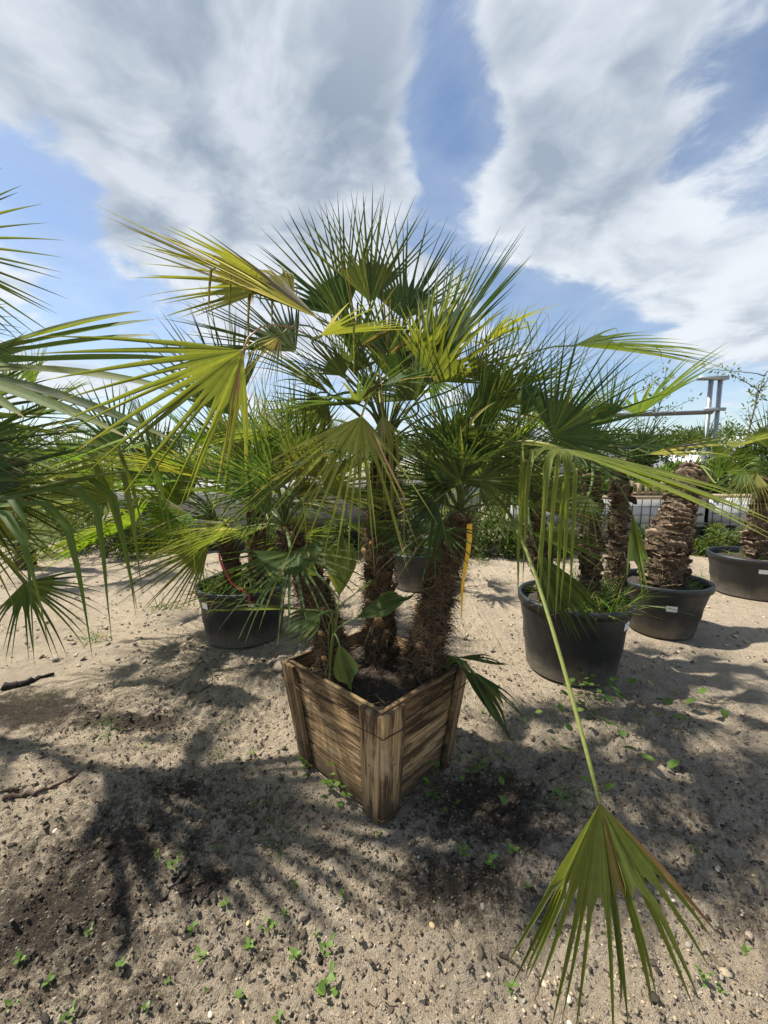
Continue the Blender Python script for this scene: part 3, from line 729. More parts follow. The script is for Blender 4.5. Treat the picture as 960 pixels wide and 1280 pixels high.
# young shoots with hardly divided leaves
sb = np.append(at(412, 850, 1.80)[:2], .42)
for (hx, hy, hY, tx, ty, tY, n_, sp_, fu, hint, c_, dr) in [
        (424, 745, 1.66, 428, 655, 1.66, 9, 26, .75, 'c', 'g', .05), (446, 772, 1.62, 520, 742, 1.55, 7, 24, .8, (0, -.6, 1), 'm', .25),
        (400, 768, 1.62, 345, 800, 1.50, 8, 48, .45, (0, -.7, 1), 'm', .7), (385, 762, 1.62, 245, 764, 1.55, 4, 7, .7, 'u', 'g', .12),
        (424, 805, 1.62, 440, 866, 1.54, 5, 26, .85, 'c', 'g', .1), (398, 720, 1.66, 362, 690, 1.6, 5, 22, .8, 'c', 'g', .2), (440, 745, 1.7, 480, 720, 1.7, 5, 20, .8, 'u', 'm', .1)]:
    frond(palm, MB, sb, at(hx, hy, hY), at(tx, ty, tY), hint, c_, n=n_, spread=sp_*2.1, fused=fu*.62, droop=dr, tip=.15, stalk=.006, fold=.35, taper=2.0, lenv=.25, jit=.01, conv=2.6, cup=.1, wide=1.15)
sb2 = np.append(at(556, 826, 1.90)[:2], .42)
for (hx, hy, hY, tx, ty, tY, n_, sp_, fu) in [(572, 822, 1.80, 640, 832, 1.72, 6, 20, .7), (586, 836, 1.72, 645, 935, 1.6, 6, 22, .75), (590, 838, 1.72, 676, 915, 1.6, 4, 8, .6), (575, 830, 1.75, 622, 905, 1.6, 4, 14, .7)]:
    frond(palm, MB, sb2, at(hx, hy, hY), at(tx, ty, tY), 'u', 'm', n=n_, spread=sp_*2.0, fused=fu*.6, droop=.35, tip=.15, stalk=.006, fold=.35, taper=2.0, jit=.01, conv=2.4, wide=1.15)

# ---------------------------------------------------------------- pots
def lathe(prof, k=48):
    th = np.linspace(0, 2*math.pi, k, endpoint=False)
    V = np.array([[r*math.cos(t), r*math.sin(t), z] for r, z in prof for t in th]); n = len(prof)
    i, j = np.meshgrid(np.arange(n-1), np.arange(k), indexing='ij'); i = i.ravel(); j = j.ravel(); j2 = (j+1) % k
    return V, np.stack([i*k+j, i*k+j2, (i+1)*k+j2, (i+1)*k+j], 1)
def pot(key, label, sticker=None, squash=None):
    x, y, rb_, rt, h = POTS[key]
    t = thing('plant_pot', (x, y, 0), label, 'pot', 'black plastic plant pots')
    R_ = lambda z: rb_+(rt-rb_)*z/h
    prof = [(.02, .004), (rb_-.02, .004), (rb_, .02)]
    for z in (.36, .385, .66, .685, .80): prof.append((R_(z*h)+(.0 if z in (.36, .66) else .006 if z < .7 else .010), z*h))
    prof += [(rt+.006, h-.055), (rt-.012, h-.05), (rt-.014, h-.12), (rt-.03, h*.6)]
    v, f = lathe(prof)
    w = np.array([1+.018*math.sin(2*math.atan2(p[1], p[0])+x*3)*p[2]/h+.01*math.sin(3*math.atan2(p[1], p[0])+y)*p[2]/h for p in v]); v[:, :2] *= w[:, None]
    obj('body', v, f, M_POT, t, smooth=True).modifiers.new('edge', 'EDGE_SPLIT').split_angle = R(40)
    v, f = lathe([(rt+.004, h-.056), (rt+.022, h-.052), (rt+.024, h-.012), (rt+.018, h), (rt+.002, h), (rt-.006, h-.012), (rt-.010, h-.058)])
    w = np.array([1+.018*math.sin(2*math.atan2(p[1], p[0])+x*3)+.01*math.sin(3*math.atan2(p[1], p[0])+y) for p in v]); v[:, :2] *= w[:, None]
    obj('rim', v, f, M_POT, t, smooth=True)
    v, f = lathe([(.001, h-.05), (rt*.3, h-.055), (rt*.6, h-.06), (rt*.85, h-.07), (rt-.014, h-.085)], 32)
    v[:, 2] += .035*fbm(v[:, 0]*9+x, v[:, 1]*9+y, 3, 2)
    obj('soil', v, f, M_SOIL, t, smooth=True)
    if sticker:
        for (ang, z, sw, shh) in sticker:
            nn = 7; V = []
            for q in range(nn):
                an = R(ang)+(q/(nn-1)-.5)*sw/rt
                for zz_ in (z-shh/2, z+shh/2):
                    r_ = R_(zz_)*1.0+.0165+.002*math.sin(q*1.3); V.append((r_*math.cos(an), r_*math.sin(an), zz_))
            obj('sticker', V, np.array([[2*q, 2*q+2, 2*q+3, 2*q+1] for q in range(nn-1)]), M_STICK, t)
    return t, np.array([x, y, 0.]), h-.05
pl_, PLb, PLz = pot('left', 'wide black plastic pot with torn white stickers under its rim', [(-125, .36, .07, .05), (-62, .37, .05, .03)])
pn_, PNb, PNz = pot('near', 'black plastic pot holding three stout stems and tall grass', [(-52, .43, .065, .055)])
pe_, PEb, PEz = pot('lean', 'flared black plastic pot holding one thick leaning trunk', [(-112, .30, .08, .05)])
pr_, PRb, PRz = pot('edge', 'broad black plastic pot beside the pot with the leaning trunk', [(-118, .34, .075, .045)])
pm_, PMb, PMz = pot('mid', 'small black pot standing alone behind the wooden planter box')
po_, POb, POz = pot('off', 'black plastic pot at the foot of the glossy-leaved palm')

# ---------------------------------------------------------------- other palms
def other(base, z, label): return thing('fan_palm', base+np.array([0, 0, z]), label, 'palm', 'fan palms in black pots')
rs = np.random.default_rng(21)
# palm behind, left
b_ = PLb+np.array([0, 0, PLz]); y0 = PLb[1]
p1 = other(PLb, PLz, 'spreading fan palm in the wide black pot with a red ribbon')
cl = at(318, 640, y0); cl2 = at(272, 655, y0+.1)
trunk(p1, b_, [b_+np.array([.1, 0, -.03]), (b_+cl)/2+np.array([.08, 0, 0]), cl], [.09, .085, .07], 26, 600, .9, .9, seed=31)
trunk(p1, b_, [b_+np.array([-.12, .05, -.03]), (b_+cl2)/2, cl2], [.08, .075, .06], 22, 500, .9, .9, seed=32)
for (hx, hy, dy, tx, ty, ty2, hint, c_, kw) in [
        (345, 615, -.1, 330, 465, -.1, 'c', 'g', dict(spread=110, n=28)), (330, 610, -.1, 240, 520, -.1, 'c', 'm', dict(spread=110, n=26)),
        (355, 600, .1, 390, 470, .1, 'c', 'm', dict(spread=110, n=26)), (262, 680, -.35, 130, 720, -.6, 'c', 'g', dict(spread=120, n=28)),
        (225, 650, -.2, 120, 640, -.3, 'c', 'b', dict(spread=140, n=26)), (240, 620, 0, 150, 560, 0, 'c', 'm', dict(spread=140, n=26)),
        (290, 560, .2, 260, 470, .2, 'c', 'd', dict(spread=130, n=26)), (330, 660, -.3, 260, 680, -.45, 'u', 'y', dict(spread=150, n=24)),
        (380, 620, .1, 430, 580, 0, 'c', 'm', dict(spread=130, n=24)), (200, 600, .1, 110, 520, .1, 'c', 'd', dict(spread=130, n=26)),
        (180, 640, -.2, 80, 690, -.3, 'u', 'b', dict(spread=150, n=26)), (350, 655, -.3, 400, 700, -.4, 'c', 'y', dict(spread=120, n=22)),
        (150, 560, .3, 60, 500, .3, 'c', 'm', dict(spread=140, n=24)), (100, 620, .1, 20, 560, .1, 'c', 'd', dict(spread=140, n=24))]:
    frond(p1, b_, cl if hx > 270 else cl2, at(hx, hy, y0+dy), at(tx, ty, y0+ty2), hint, c_, droop=.12, tip=.4, stalk=.010, **kw)
crown_fill(p1, b_, cl, 12, rs, (.4, .7), (.5, .65), (-5, 70), 'mggb')
crown_fill(p1, b_, cl2, 10, rs, (.5, .9), (.5, .65), (-5, 60), 'mggb')
crown_fill(p1, b_, cl, 8, rs, (.3, .6), (.5, .6), (20, 80), 'gbgy')
crown_fill(p1, b_, cl2, 12, rs, (.7, 1.1), (.5, .65), (-5, 40), 'mggb', az=(120, 260))
# palm just outside, left
b_ = POb+np.array([0, 0, POz]); co = np.array([-2.75, 2.15, 1.45])
p2 = other(POb, POz, 'glossy-leaved fan palm reaching in beside the palm in the planter box')
trunk(p2, b_, [b_+np.array([0, 0, -.03]), (b_+co)/2+np.array([-.05, 0, 0]), co], [.11, .10, .085], 40, 600, .9, 1.1, seed=33)
def f2(hx, hy, hY, tx, ty, tY, hint, c_, **kw): frond(p2, b_, co, at(hx, hy, hY), at(tx, ty, tY), hint, c_, stalk=.010, **kw)
f2(-85, 457, 2.0, 215, 497, 1.55, (.15, -.75, .75), (.13, .165, .05), n=11, spread=38, fused=.34, droop=.10, tip=.5, wide=1.6, lenv=.25, jit=.05, fold=.45, taper=4)
def k2(u, r): return r.uniform(.46, .68)
f2(-70, 640, 1.95, 265, 570, 1.55, (.15, -.45, 1), (.115, .15, .05), n=14, spread=72, fused=.17, droop=.20, kinkfn=k2, tip=.5, wide=1.9, lenv=.08, fold=.35, taper=2.4)
f2(-110, 300, 2.1, 62, 290, 2.0, 'c', 'm', n=24, spread=96, fused=.36, droop=.05, tip=.1, lenv=.1)
f2(-80, 400, 1.9, 30, 400, 1.8, 'c', 'd', n=20, spread=70, droop=.1, tip=.1)
f2(-60, 560, 1.7, 130, 560, 1.6, (.1, -.6, .8), 'm', n=26, spread=110, droop=.12, tip=.3)
f2(-40, 600, 1.95, 130, 640, 1.9, 'c', 'd', n=26, spread=110, droop=.1, tip=.3)
f2(30, 728, 1.9, 95, 805, 1.8, 'c', 'm', n=22, spread=120, droop=.35, tip=.4)
f2(-30, 660, 1.9, 90, 690, 1.85, 'c', 'y', n=22, spread=120, droop=.25, tip=.4)
f2(-60, 520, 2.0, 100, 470, 2.0, 'c', 'm', n=24, spread=120, droop=.2, tip=.5)
crown_fill(p2, b_, co, 6, rs, (.5, .8), (.5, .6), (0, 75), 'mmg')
# palm with three stems, right
b_ = PNb+np.array([0, 0, PNz]); y0 = PNb[1]
p3 = other(PNb, PNz, 'three-stemmed fan palm in the black pot full of tall grass')
ca, cb_, cd = at(662, 600, y0+.02), at(738, 590, y0-.02), at(776, 575, y0+.12)
trunk(p3, b_, [at(692, 765, y0), at(675, 690, y0), ca], [.06, .06, .055], 50, 2200, .9, 1.0, tier=True, seed=41)
trunk(p3, b_, [at(737, 770, y0-.02), at(738, 690, y0-.02), cb_], [.062, .062, .058], 80, 2200, 1.0, 1.0, tier=True, seed=42, stubpick=(0, 1, 2, 2, 3))
trunk(p3, b_, [at(765, 760, y0+.1), at(772, 680, y0+.12), cd], [.058, .058, .055], 70, 2200, 1.0, 1.0, tier=True, seed=43, stubpick=(0, 1, 2, 2, 3))
for (cr, hx, hy, dy, tx, ty, ty2, hint, c_, kw) in [
        (ca, 672, 690, -.35, 742, 800, -.55, (-.75, -.6, .3), 'm', dict(spread=50, n=22, fused=.6)), (ca, 640, 600, 0, 600, 680, -.1, 'c', 'g', dict(spread=120, n=22, kink=.3)),
        (ca, 650, 560, 0, 610, 500, 0, 'c', 'm', dict(spread=120, n=24)), (cb_, 740, 560, -.1, 800, 500, -.2, 'c', 'd', dict(spread=120, n=26)),
        (cb_, 715, 560, 0, 680, 480, 0, 'c', 'd', dict(spread=120, n=26)), (cd, 800, 560, .1, 850, 520, .1, 'c', 'd', dict(spread=110, n=24)),
        (cb_, 735, 620, -.3, 700, 680, -.4, 'c', 'm', dict(spread=120, n=24, kink=.2)), (cd, 790, 600, 0, 850, 620, 0, 'u', 'g', dict(spread=120, n=22)),
        (ca, 690, 600, -.2, 760, 640, -.3, 'c', 'm', dict(spread=120, n=24)), (ca, 630, 560, .1, 560, 560, .1, 'c', 'm', dict(spread=120, n=24)),
        (cd, 760, 530, .2, 740, 450, .2, 'c', 'd', dict(spread=100, n=24)), (cb_, 790, 640, -.2, 815, 760, -.35, (-.8, -.5, .3), 'g', dict(spread=14, n=5, fused=.5))]:
    frond(p3, b_, cr, at(hx, hy, y0+dy), at(tx, ty, y0+ty2), hint, c_, droop=.12, tip=.4, stalk=.009, **kw)
crown_fill(p3, b_, ca, 4, rs, (.3, .5), (.45, .55), (10, 60), 'dmg'); crown_fill(p3, b_, cb_, 4, rs, (.3, .5), (.45, .55), (10, 60), 'dmg')
# thick leaning trunk
b_ = PEb+np.array([0, 0, PEz]); y0 = PEb[1]
p4 = other(PEb, PEz, 'fan palm with one thick shaggy trunk leaning out of its pot')
c4 = at(868, 588, y0+.1)
trunk(p4, b_, [at(828, 742, y0), at(838, 668, y0), c4], [.175, .17, .155, .10, .085], 210, 5000, 1.25, 1.4, tier=True, seed=51, stubpick=(0, 1, 2, 2, 1), fiblen=(.03, .07))
for (hx, hy, dy, tx, ty, ty2, hint, c_, kw) in [(893, 572, -.1, 930, 540, -.15, 'c', 'b', dict(spread=110)), (905, 590, -.2, 955, 565, -.3, 'c', 'b', dict(spread=90)),
                                               (880, 560, .1, 900, 520, .1, 'c', 'm', dict(spread=110)), (915, 560, .2, 985, 535, .2, 'u', 'y', dict(spread=120)), (898, 600, -.3, 900, 560, -.3, (-.9, -.3, .1), 'b', dict(spread=70))]:
    frond(p4, b_, c4, at(hx, hy, y0+dy), at(tx, ty, y0+ty2), hint, c_, droop=.12, tip=.3, stalk=.009, n=22, **kw)
# pot at the right edge
b_ = PRb+np.array([0, 0, PRz]); y0 = PRb[1]
p5 = other(PRb, PRz, 'fan palm with a pale shaggy trunk in the broad black pot')
c5 = at(962, 600, y0)
trunk(p5, b_, [at(950, 700, y0), at(954, 650, y0), c5], [.15, .13, .10], 100, 2500, 1.4, 1.4, tier=True, seed=61, stubpick=(0, 2, 2, 1))
for (hx, hy, tx, ty, c_) in [(945, 590, 925, 650, 'y'), (960, 560, 950, 500, 'm'), (985, 560, 1020, 520, 'm'), (930, 585, 905, 640, 'g')]:
    frond(p5, b_, c5, at(hx, hy, y0), at(tx, ty, y0-.1), 'c', c_, droop=.3, tip=.4, stalk=.010, n=20, spread=80)
# small palm in the pot behind the box
b_ = PMb+np.array([0, 0, PMz]); y0 = PMb[1]
p6 = other(PMb, PMz, 'short-stemmed fan palm in the small pot behind the planter box')
c6 = at(520, 655, y0)
trunk(p6, b_, [at(521, 700, y0), at(520, 680, y0), c6], [.09, .09, .08], 16, 200, 1.0, 1.0, seed=71)
crown_fill(p6, b_, c6, 10, rs, (.3, .5), (.4, .5), (5, 70), 'mmg')
# distant palm tops, left
for (px, py, yy, lab) in [(20, 590, 5.6, 'fan palm standing in the open behind the glossy-leaved palm')]:
    bb = gp(px, py+130); bb = np.array([at(px, py, yy)[0], yy, 0]); pp = thing('fan_palm', bb, lab, 'palm')
    cr = at(px, 560, yy); trunk(pp, bb, [bb, (bb+cr)/2, cr], [.12, .12, .1], 30, 200, 1.0, 1.4, seed=81)
    crown_fill(pp, bb, cr, 14, rs, (.5, .9), (.55, .7), (-5, 75), 'mmgd')

# ---------------------------------------------------------------- grass and weeds
def grass_blades(count, rad, hmin, hmax, rs, c0=(.11, .17, .035), bend=.5, wid=.003):
    parts = []
    for q in range(count):
        an = rs.random()*6.283; r_ = rad*math.sqrt(rs.random()); p = np.array([r_*math.cos(an), r_*math.sin(an), -.01])
        d = unit(np.append(rs.normal(0, bend, 2), 1.0)); h_ = rs.uniform(hmin, hmax); s = unit(np.cross(d, rs.normal(0, 1, 3)))*wid*rs.uniform(.5, 1.3)
        pts = [p]
        for k in range(3): d = unit(d+np.append(d[:2]*.5, -.22)); pts.append(pts[-1]+d*h_/3)
        w = [1, .85, .55, .08]
        v = np.concatenate([[pts[k]-s*w[k], pts[k]+s*w[k]] for k in range(4)])
        c = np.array(c0)*rs.uniform(.6, 1.35)*np.array([rs.uniform(.8, 1.3), 1, 1])
        if rs.random() < .12: c = STRAW*rs.uniform(.7, 1.1)
        parts.append((v, np.array([[0, 1, 3, 2], [2, 3, 5, 4], [4, 5, 7, 6]]), c))
    return merge(parts)
rs = np.random.default_rng(90)
def potgrass(key, n, h0, h1, label, ox=0, oy=0, rad=.26, bend=.45):
    x, y, _, rt, h = POTS[key]
    v, f, c = grass_blades(n, rad, h0, h1, rs, bend=bend, wid=.0045, c0=(.125, .19, .045))
    o = obj('grass', v, f, M_WEED, cols=c); o.location = (x+ox, y+oy, h-.06); o['kind'] = 'stuff'; tag(o, label, 'grass')
potgrass('left', 750, .15, .42, 'long thin grass weeds spilling over the wide pot with the red ribbon', rad=.32, bend=.8)
potgrass('near', 520, .14, .42, 'tall bright grass growing between the three stems', .08, -.06)
potgrass('lean', 320, .05, .14, 'short dry grass around the leaning trunk', .1, 0, .22)
potgrass('edge', 90, .06, .16, 'thin grass tuft in the broad pot at the shaggy pale trunk', 0, 0, .3)
potgrass('mid', 160, .08, .25, 'green weeds crowding the small pot behind the planter box', 0, 0, .22)
tufts = []
for vnt in range(4):
    v, f, c = grass_blades([34, 26, 44, 18][vnt], [.05, .04, .09, .03][vnt], .05, [.16, .12, .2, .10][vnt], rs, (.10, .16, .035), .8, .0022)
    tufts.append((v, f, c))
def grass_tuft(px, py, vnt, sc, label, group=None):
    p = gp(px, py); v, f, c = tufts[vnt]
    o = obj('grass_tuft', v*sc, f, M_WEED, cols=c); o.location = (p[0], p[1], float(Hgt(p[0], p[1]))); o.rotation_euler.z = rs.random()*6
    tag(o, label, 'grass', group); o['kind'] = 'stuff'
grass_tuft(360, 1045, 2, .9, 'spiky light green grass tuft in front of the lit box side')
grass_tuft(700, 1000, 2, 1.0, 'grass tuft in the dark soil right of the planter box')
grass_tuft(725, 885, 2, 1.3, 'tall seeding grass against the pot with three stems')
grass_tuft(625, 975, 3, 1.0, 'single bent grass sprig beside the shaded box side')
grass_tuft(130, 915, 1, 1.2, 'low grass patch on the dark humus mound')
grass_tuft(60, 870, 1, 1.0, 'thin grass patch beside the burnt log')
grass_tuft(275, 945, 3, 1.0, 'sparse pale grass on open sand left of the box')
for px, py in [(90, 770), (150, 755), (120, 800), (640, 730), (600, 705), (760, 700), (210, 760), (870, 720), (560, 700), (420, 700)]:
    grass_tuft(px, py, int(rs.integers(3)), 1.6, 'small grass tuft in the sand towards the raised bed', 'grass tufts towards the raised bed')
def leaf_shape(ln, wd):
    v = np.array([[0, 0, 0], [.28*ln, wd*.42, .04*ln], [.62*ln, wd*.46, .03*ln], [ln, 0, -.06*ln], [.62*ln, -wd*.46, .03*ln], [.28*ln, -wd*.42, .04*ln], [.45*ln, 0, -.02*ln]])
    f = np.array([[0, 6, 1], [1, 6, 2], [2, 6, 3], [3, 6, 4], [4, 6, 5], [5, 6, 0]]); return v, f
def rotm(az, el):
    ca_, sa, ce, se = math.cos(az), math.sin(az), math.cos(el), math.sin(el)
    return np.array([[ca_*ce, -sa, -ca_*se], [sa*ce, ca_, -sa*se], [se, 0, ce]])
SEED = []
for vnt in range(5):
    parts = []; nl = [5, 8, 4, 12, 16][vnt]; hh = [.03, .05, .02, .08, .06][vnt]; sp_ = [.0, .015, .0, .03, .07][vnt]
    for q in range(nl):
        v, f = leaf_shape(rs.uniform(.020, .034), rs.uniform(.014, .022))
        az = q*2.4+rs.normal(0, .3); zq = hh*(q+1)/nl
        off = np.array([rs.normal(0, sp_), rs.normal(0, sp_), zq])
        v = v@rotm(az, R(rs.uniform(5, 45))).T+off
        parts.append((v, f, np.array([.15, .25, .05])*rs.uniform(.7, 1.25)))
        s_, _ = tube(np.array([[0, 0, -.01], off*[.7, .7, .5], off]), .0012, 4, cap=False); f4 = _
        tri = np.concatenate([f4[:, [0, 1, 2]], f4[:, [0, 2, 3]]]); parts.append((s_, tri, np.array([.13, .17, .05])))
    SEED.append(merge(parts))
SEEDM = []
for v, f, c in SEED:
    o = obj('weed_seedling', v, f, M_WEED, cols=c)
    bm = bmesh.new(); bm.from_mesh(o.data); bmesh.ops.remove_doubles(bm, verts=bm.verts, dist=.0028); bm.to_mesh(o.data); bm.free()
    SEEDM.append(o.data); bpy.data.objects.remove(o)
def seedling(px, py, vnt, sc, label, group=None):
    p = gp(px, py); o = bpy.data.objects.new('weed_seedling', SEEDM[vnt]); col.objects.link(o)
    o.location = (p[0], p[1], float(Hgt(p[0], p[1]))); o.rotation_euler.z = rs.random()*6.28; o.scale = (sc,)*3
    tag(o, label, 'weed', group)
seedling(418, 998, 3, 1.5, 'tallest broad-leaved weed at the foot of the lit box side')
seedling(408, 985, 1, 1.1, 'small weed leaning on the tall one at the lit box side')
seedling(555, 985, 4, 1.5, 'leafy weed cluster in the shade under the box corner')
seedling(578, 962, 4, 1.3, 'leafy weed cluster rising along the shaded box side')
seedling(535, 1000, 1, 1.1, 'round-leaved weed in front of the shaded box side')
seedling(383, 962, 1, 1.3, 'weed at the far bottom corner of the lit box side')
seedling(775, 900, 4, 2.6, 'bright clover-like weed patch at the foot of the pot with grass')
seedling(800, 885, 4, 2.3, 'bright weed patch hugging the dark side of the pot with grass')
seedling(725, 935, 4, 2.0, 'pale weed patch on sand between box and pots')
seedling(735, 870, 3, 1.5, 'upright weed touching the pot with three stems')
seedling(578, 1080, 0, 1.0, 'three-leaved seedling in the shade nearest the box front')
seedling(614, 1088, 0, 1.0, 'middle seedling of three in a row in the shade')
seedling(641, 1075, 0, .95, 'seedling at the end of the row of three in the shade')
seedling(416, 1226, 1, 1.0, 'lone bright seedling on the open sand before the box')
for px, py in [(478, 1047, ), (340, 1165), (310, 1180), (255, 1200), (228, 1090), (200, 1080), (285, 1130), (265, 1235), (180, 1265), (210, 1225), (120, 1175), (90, 1270), (60, 1230),
               (355, 1140), (372, 1100), (395, 1165), (330, 1005), (350, 980), (315, 1000), (180, 930), (640, 1245), (930, 1200), (880, 1240), (900, 1250), (760, 1180), (650, 905),
               (665, 1115), (690, 925), (605, 890), (150, 1210), (30, 1205), (240, 1160), (300, 1240), (345, 1265), (430, 1130), (15, 1265), (280, 905), (310, 945), (870, 1090), (410, 1185), (270, 1060), (365, 1190)]:
    seedling(px+rs.normal(0, 3), py+rs.normal(0, 3), int(rs.choice([0, 0, 1, 2, 2])), rs.uniform(.45, .85), 'tiny green seedling scattered on the open sand', 'seedlings scattered on the sand')

# ---------------------------------------------------------------- stones, gravel, sticks
def ico():
    t = (1+5**.5)/2
    v = np.array([[-1, t, 0], [1, t, 0], [-1, -t, 0], [1, -t, 0], [0, -1, t], [0, 1, t], [0, -1, -t], [0, 1, -t], [t, 0, -1], [t, 0, 1], [-t, 0, -1], [-t, 0, 1]])/1.902
    f = np.array([[0, 11, 5], [0, 5, 1], [0, 1, 7], [0, 7, 10], [0, 10, 11], [1, 5, 9], [5, 11, 4], [11, 10, 2], [10, 7, 6], [7, 1, 8], [3, 9, 4], [3, 4, 2], [3, 2, 6], [3, 6, 8], [3, 8, 9], [4, 9, 5], [2, 4, 11], [6, 2, 10], [8, 6, 7], [9, 8, 1]])
    return v, f
IV, IF = ico()
rs = np.random.default_rng(123)
def scatter(n, smin, smax, cols_, flat, zone, power=2.5):
    x0, x1, y0, y1 = zone
    d = rs.random(n); x = rs.uniform(x0, x1, n); y = y0+(y1-y0)*rs.random(n)**1.25
    ok = np.ones(n, bool)
    for (cx, cy, r) in [(cen_b[0], cen_b[1], .30)]+[(p[0], p[1], p[2]) for p in POTS.values()]: ok &= np.hypot(x-cx, y-cy) > r
    x, y = x[ok], y[ok]; n = len(x); z = Hgt(x, y)
    s = smin+(smax-smin)*rs.random(n)**power
    ax = rs.random(n)*6.283; V = IV[None]*(1+rs.normal(0, .16, (n, 12, 1)))
    V = V*np.stack([s*rs.uniform(.8, 1.6, n), s*rs.uniform(.6, 1.1, n), s*rs.uniform(*flat, n)], 1)[:, None]
    tl = rs.normal(0, .3, n); V = np.stack([V[..., 0], V[..., 1], V[..., 2]+V[..., 0]*tl[:, None]], -1)
    c_, s_ = np.cos(ax)[:, None], np.sin(ax)[:, None]
    V = np.stack([V[..., 0]*c_-V[..., 1]*s_, V[..., 0]*s_+V[..., 1]*c_, V[..., 2]], -1)
    V += np.stack([x, y, z+s*.15], 1)[:, None]
    F = (IF[None]+12*np.arange(n)[:, None, None]).reshape(-1, 3)
    cs = np.array(cols_)[rs.integers(len(cols_), size=n)]*rs.uniform(.75, 1.2, (n, 1))*(1-.68*np.clip(soilf(x, y)*1.2+rs.normal(0, .15, n), 0, .95))[:, None]
    return V.reshape(-1, 3), F, np.repeat(cs, 12, 0)
TAN = (.42, .335, .22); DK = (.12, .095, .07); GR = (.26, .23, .19); WH = (.58, .51, .40)
v, f, c = scatter(26000, .0016, .0065, [TAN, TAN, TAN, GR, GR, WH, (.34, .26, .17), (.34, .26, .17), (.24, .19, .13)], (.4, .8), (-2.0, 2.2, .42, 3.6))
tag(obj('gravel', v, f, M_STONE, cols=c, kind='stuff'), 'fine pale gravel scattered over the sandy soil', 'gravel')
v, f, c = scatter(16000, .0018, .0085, [DK, DK, (.05, .04, .032), (.15, .11, .075)], (.15, .4), (-2.0, 2.2, .42, 3.2))
tag(obj('mulch', v, f, M_TWIG, cols=c, kind='stuff'), 'dark crumbs of mulch and soil scattered on the sand', 'mulch')
v, f, c = scatter(17000, .0012, .0050, [TAN, (.5, .41, .29), GR, DK, (.30, .23, .16), (.20, .16, .11), (.08, .065, .05)], (.35, .8), (-1.25, 1.25, .42, 1.75), 1.6)
tag(obj('soil_crumbs', v, f, M_STONE, cols=c, kind='stuff'), 'loose mixed crumbs of sand and soil in front of the box', 'soil')
v, f, c = scatter(2600, .004, .016, [(.06, .05, .04), (.11, .085, .06), (.18, .14, .095), (.30, .24, .16)], (.06, .22), (-1.8, 1.8, .45, 2.9), 2.0)
tag(obj('leaf_litter', v, f, M_TWIG, cols=c, kind='stuff'), 'flat dark flakes of bark and leaf litter on the soil', 'litter')
v, f, c = scatter(5000, .006, .02, [TAN, GR, (.48, .39, .27), DK], (.3, .6), (-4.5, 6.0, 2.8, 7.0))
tag(obj('gravel', v, f, M_STONE, cols=c, kind='stuff'), 'coarser gravel on the far sand among the pots', 'gravel')
for px, py, s, c_ in [(478, 1137, .014, GR), (896, 1095, .010, WH), (895, 1100, .008, WH), (840, 1143, .008, WH), (808, 1040, .008, WH), (710, 1262, .011, WH), (712, 1290, .01, WH), (900, 1235, .009, GR), (505, 1255, .010, (.6, .45, .25)),
                      (540, 1160, .012, (.5, .36, .2)), (603, 1140, .012, GR), (262, 1262, .010, WH), (610, 1225, .009, WH), (860, 1190, .013, GR), (935, 1180, .016, (.35, .28, .22)), (600, 967, .010, WH),
                      (260, 978, .010, WH), (310, 1155, .009, (.62, .45, .2)), (70, 1040, .014, WH), (185, 1000, .012, GR), (680, 1235, .013, (.5, .4, .28)), (735, 1160, .011, WH), (920, 985, .010, WH), (955, 990, .010, WH)]:
    p = gp(px, py); vv = IV*(1+rs.normal(0, .12, (12, 1)))*np.array([s*1.25, s*.9, s*.6])
    o = obj('pebble', vv, IF, M_STONE, cols=np.array(c_), smooth=True); o.location = (p[0], p[1], float(Hgt(p[0], p[1]))+s*.2); o.rotation_euler.z = rs.random()*6
    ms_ = o.modifiers.new('round', 'SUBSURF'); ms_.levels = 1; ms_.render_levels = 2
    tag(o, 'small loose pebble lying on the sandy soil', 'pebble', 'loose pebbles on the sand')
def stick(pxs, r0, label, c_=(.10, .075, .05), name='twig', cat='twig', group=None, k=6):
    P = [gp(*q) for q in pxs]; n = max(6, len(P)*5); t = np.linspace(0, 1, n)
    Q = np.stack([np.interp(t, np.linspace(0, 1, len(P)), [p[a_] for p in P]) for a_ in (0, 1)], 1)
    Q = Q+np.cumsum(rs.normal(0, r0*.5, Q.shape), 0); z = Hgt(Q[:, 0], Q[:, 1])+r0*.6
    P3 = np.column_stack([Q, z]); b0 = P3[0].copy()
    v, f = tube(P3-b0, r0*(1-.55*t)*(1+rs.normal(0, .15, n)), 6)
    o = obj(name, v, f, M_TWIG, cols=np.array(c_)*rs.uniform(.6, 1.3, (len(v), 1))); o.location = tuple(b0); tag(o, label, cat, group)
stick([(0, 1008), (40, 995), (92, 972)], .012, 'dark dead palm stalk lying flat on the left sand', (.075, .05, .035), 'dead_stalk', 'stalk')
stick([(0, 1000), (50, 984)], .007, 'thinner dead stalk lying along the dark palm stalk', (.10, .07, .045), 'dead_stalk', 'stalk')
stick([(0, 862), (30, 852), (62, 838)], .025, 'charred log end on the dark humus mound', (.03, .025, .022), 'log', 'log')
stick([(235, 868), (258, 858), (274, 845)], .006, 'crooked dark twig on the sand left of the box')
stick([(140, 912), (185, 902)], .007, 'short twig beside the low grass patch', (.07, .05, .035))
stick([(645, 1110), (662, 1070), (690, 1040), (700, 1025)], .0028, 'thin curved rootlet running past the seedlings in the shade', (.12, .085, .06))
stick([(300, 955), (330, 938)], .004, 'short straight twig on the sand beside the box')
stick([(455, 1240), (495, 1262)], .003, 'thin dry straw on the lit sand in front of the box', (.2, .15, .1))
stick([(625, 1195), (648, 1222)], .006, 'dark chip of bark beside the sagging leaf', (.05, .04, .03))
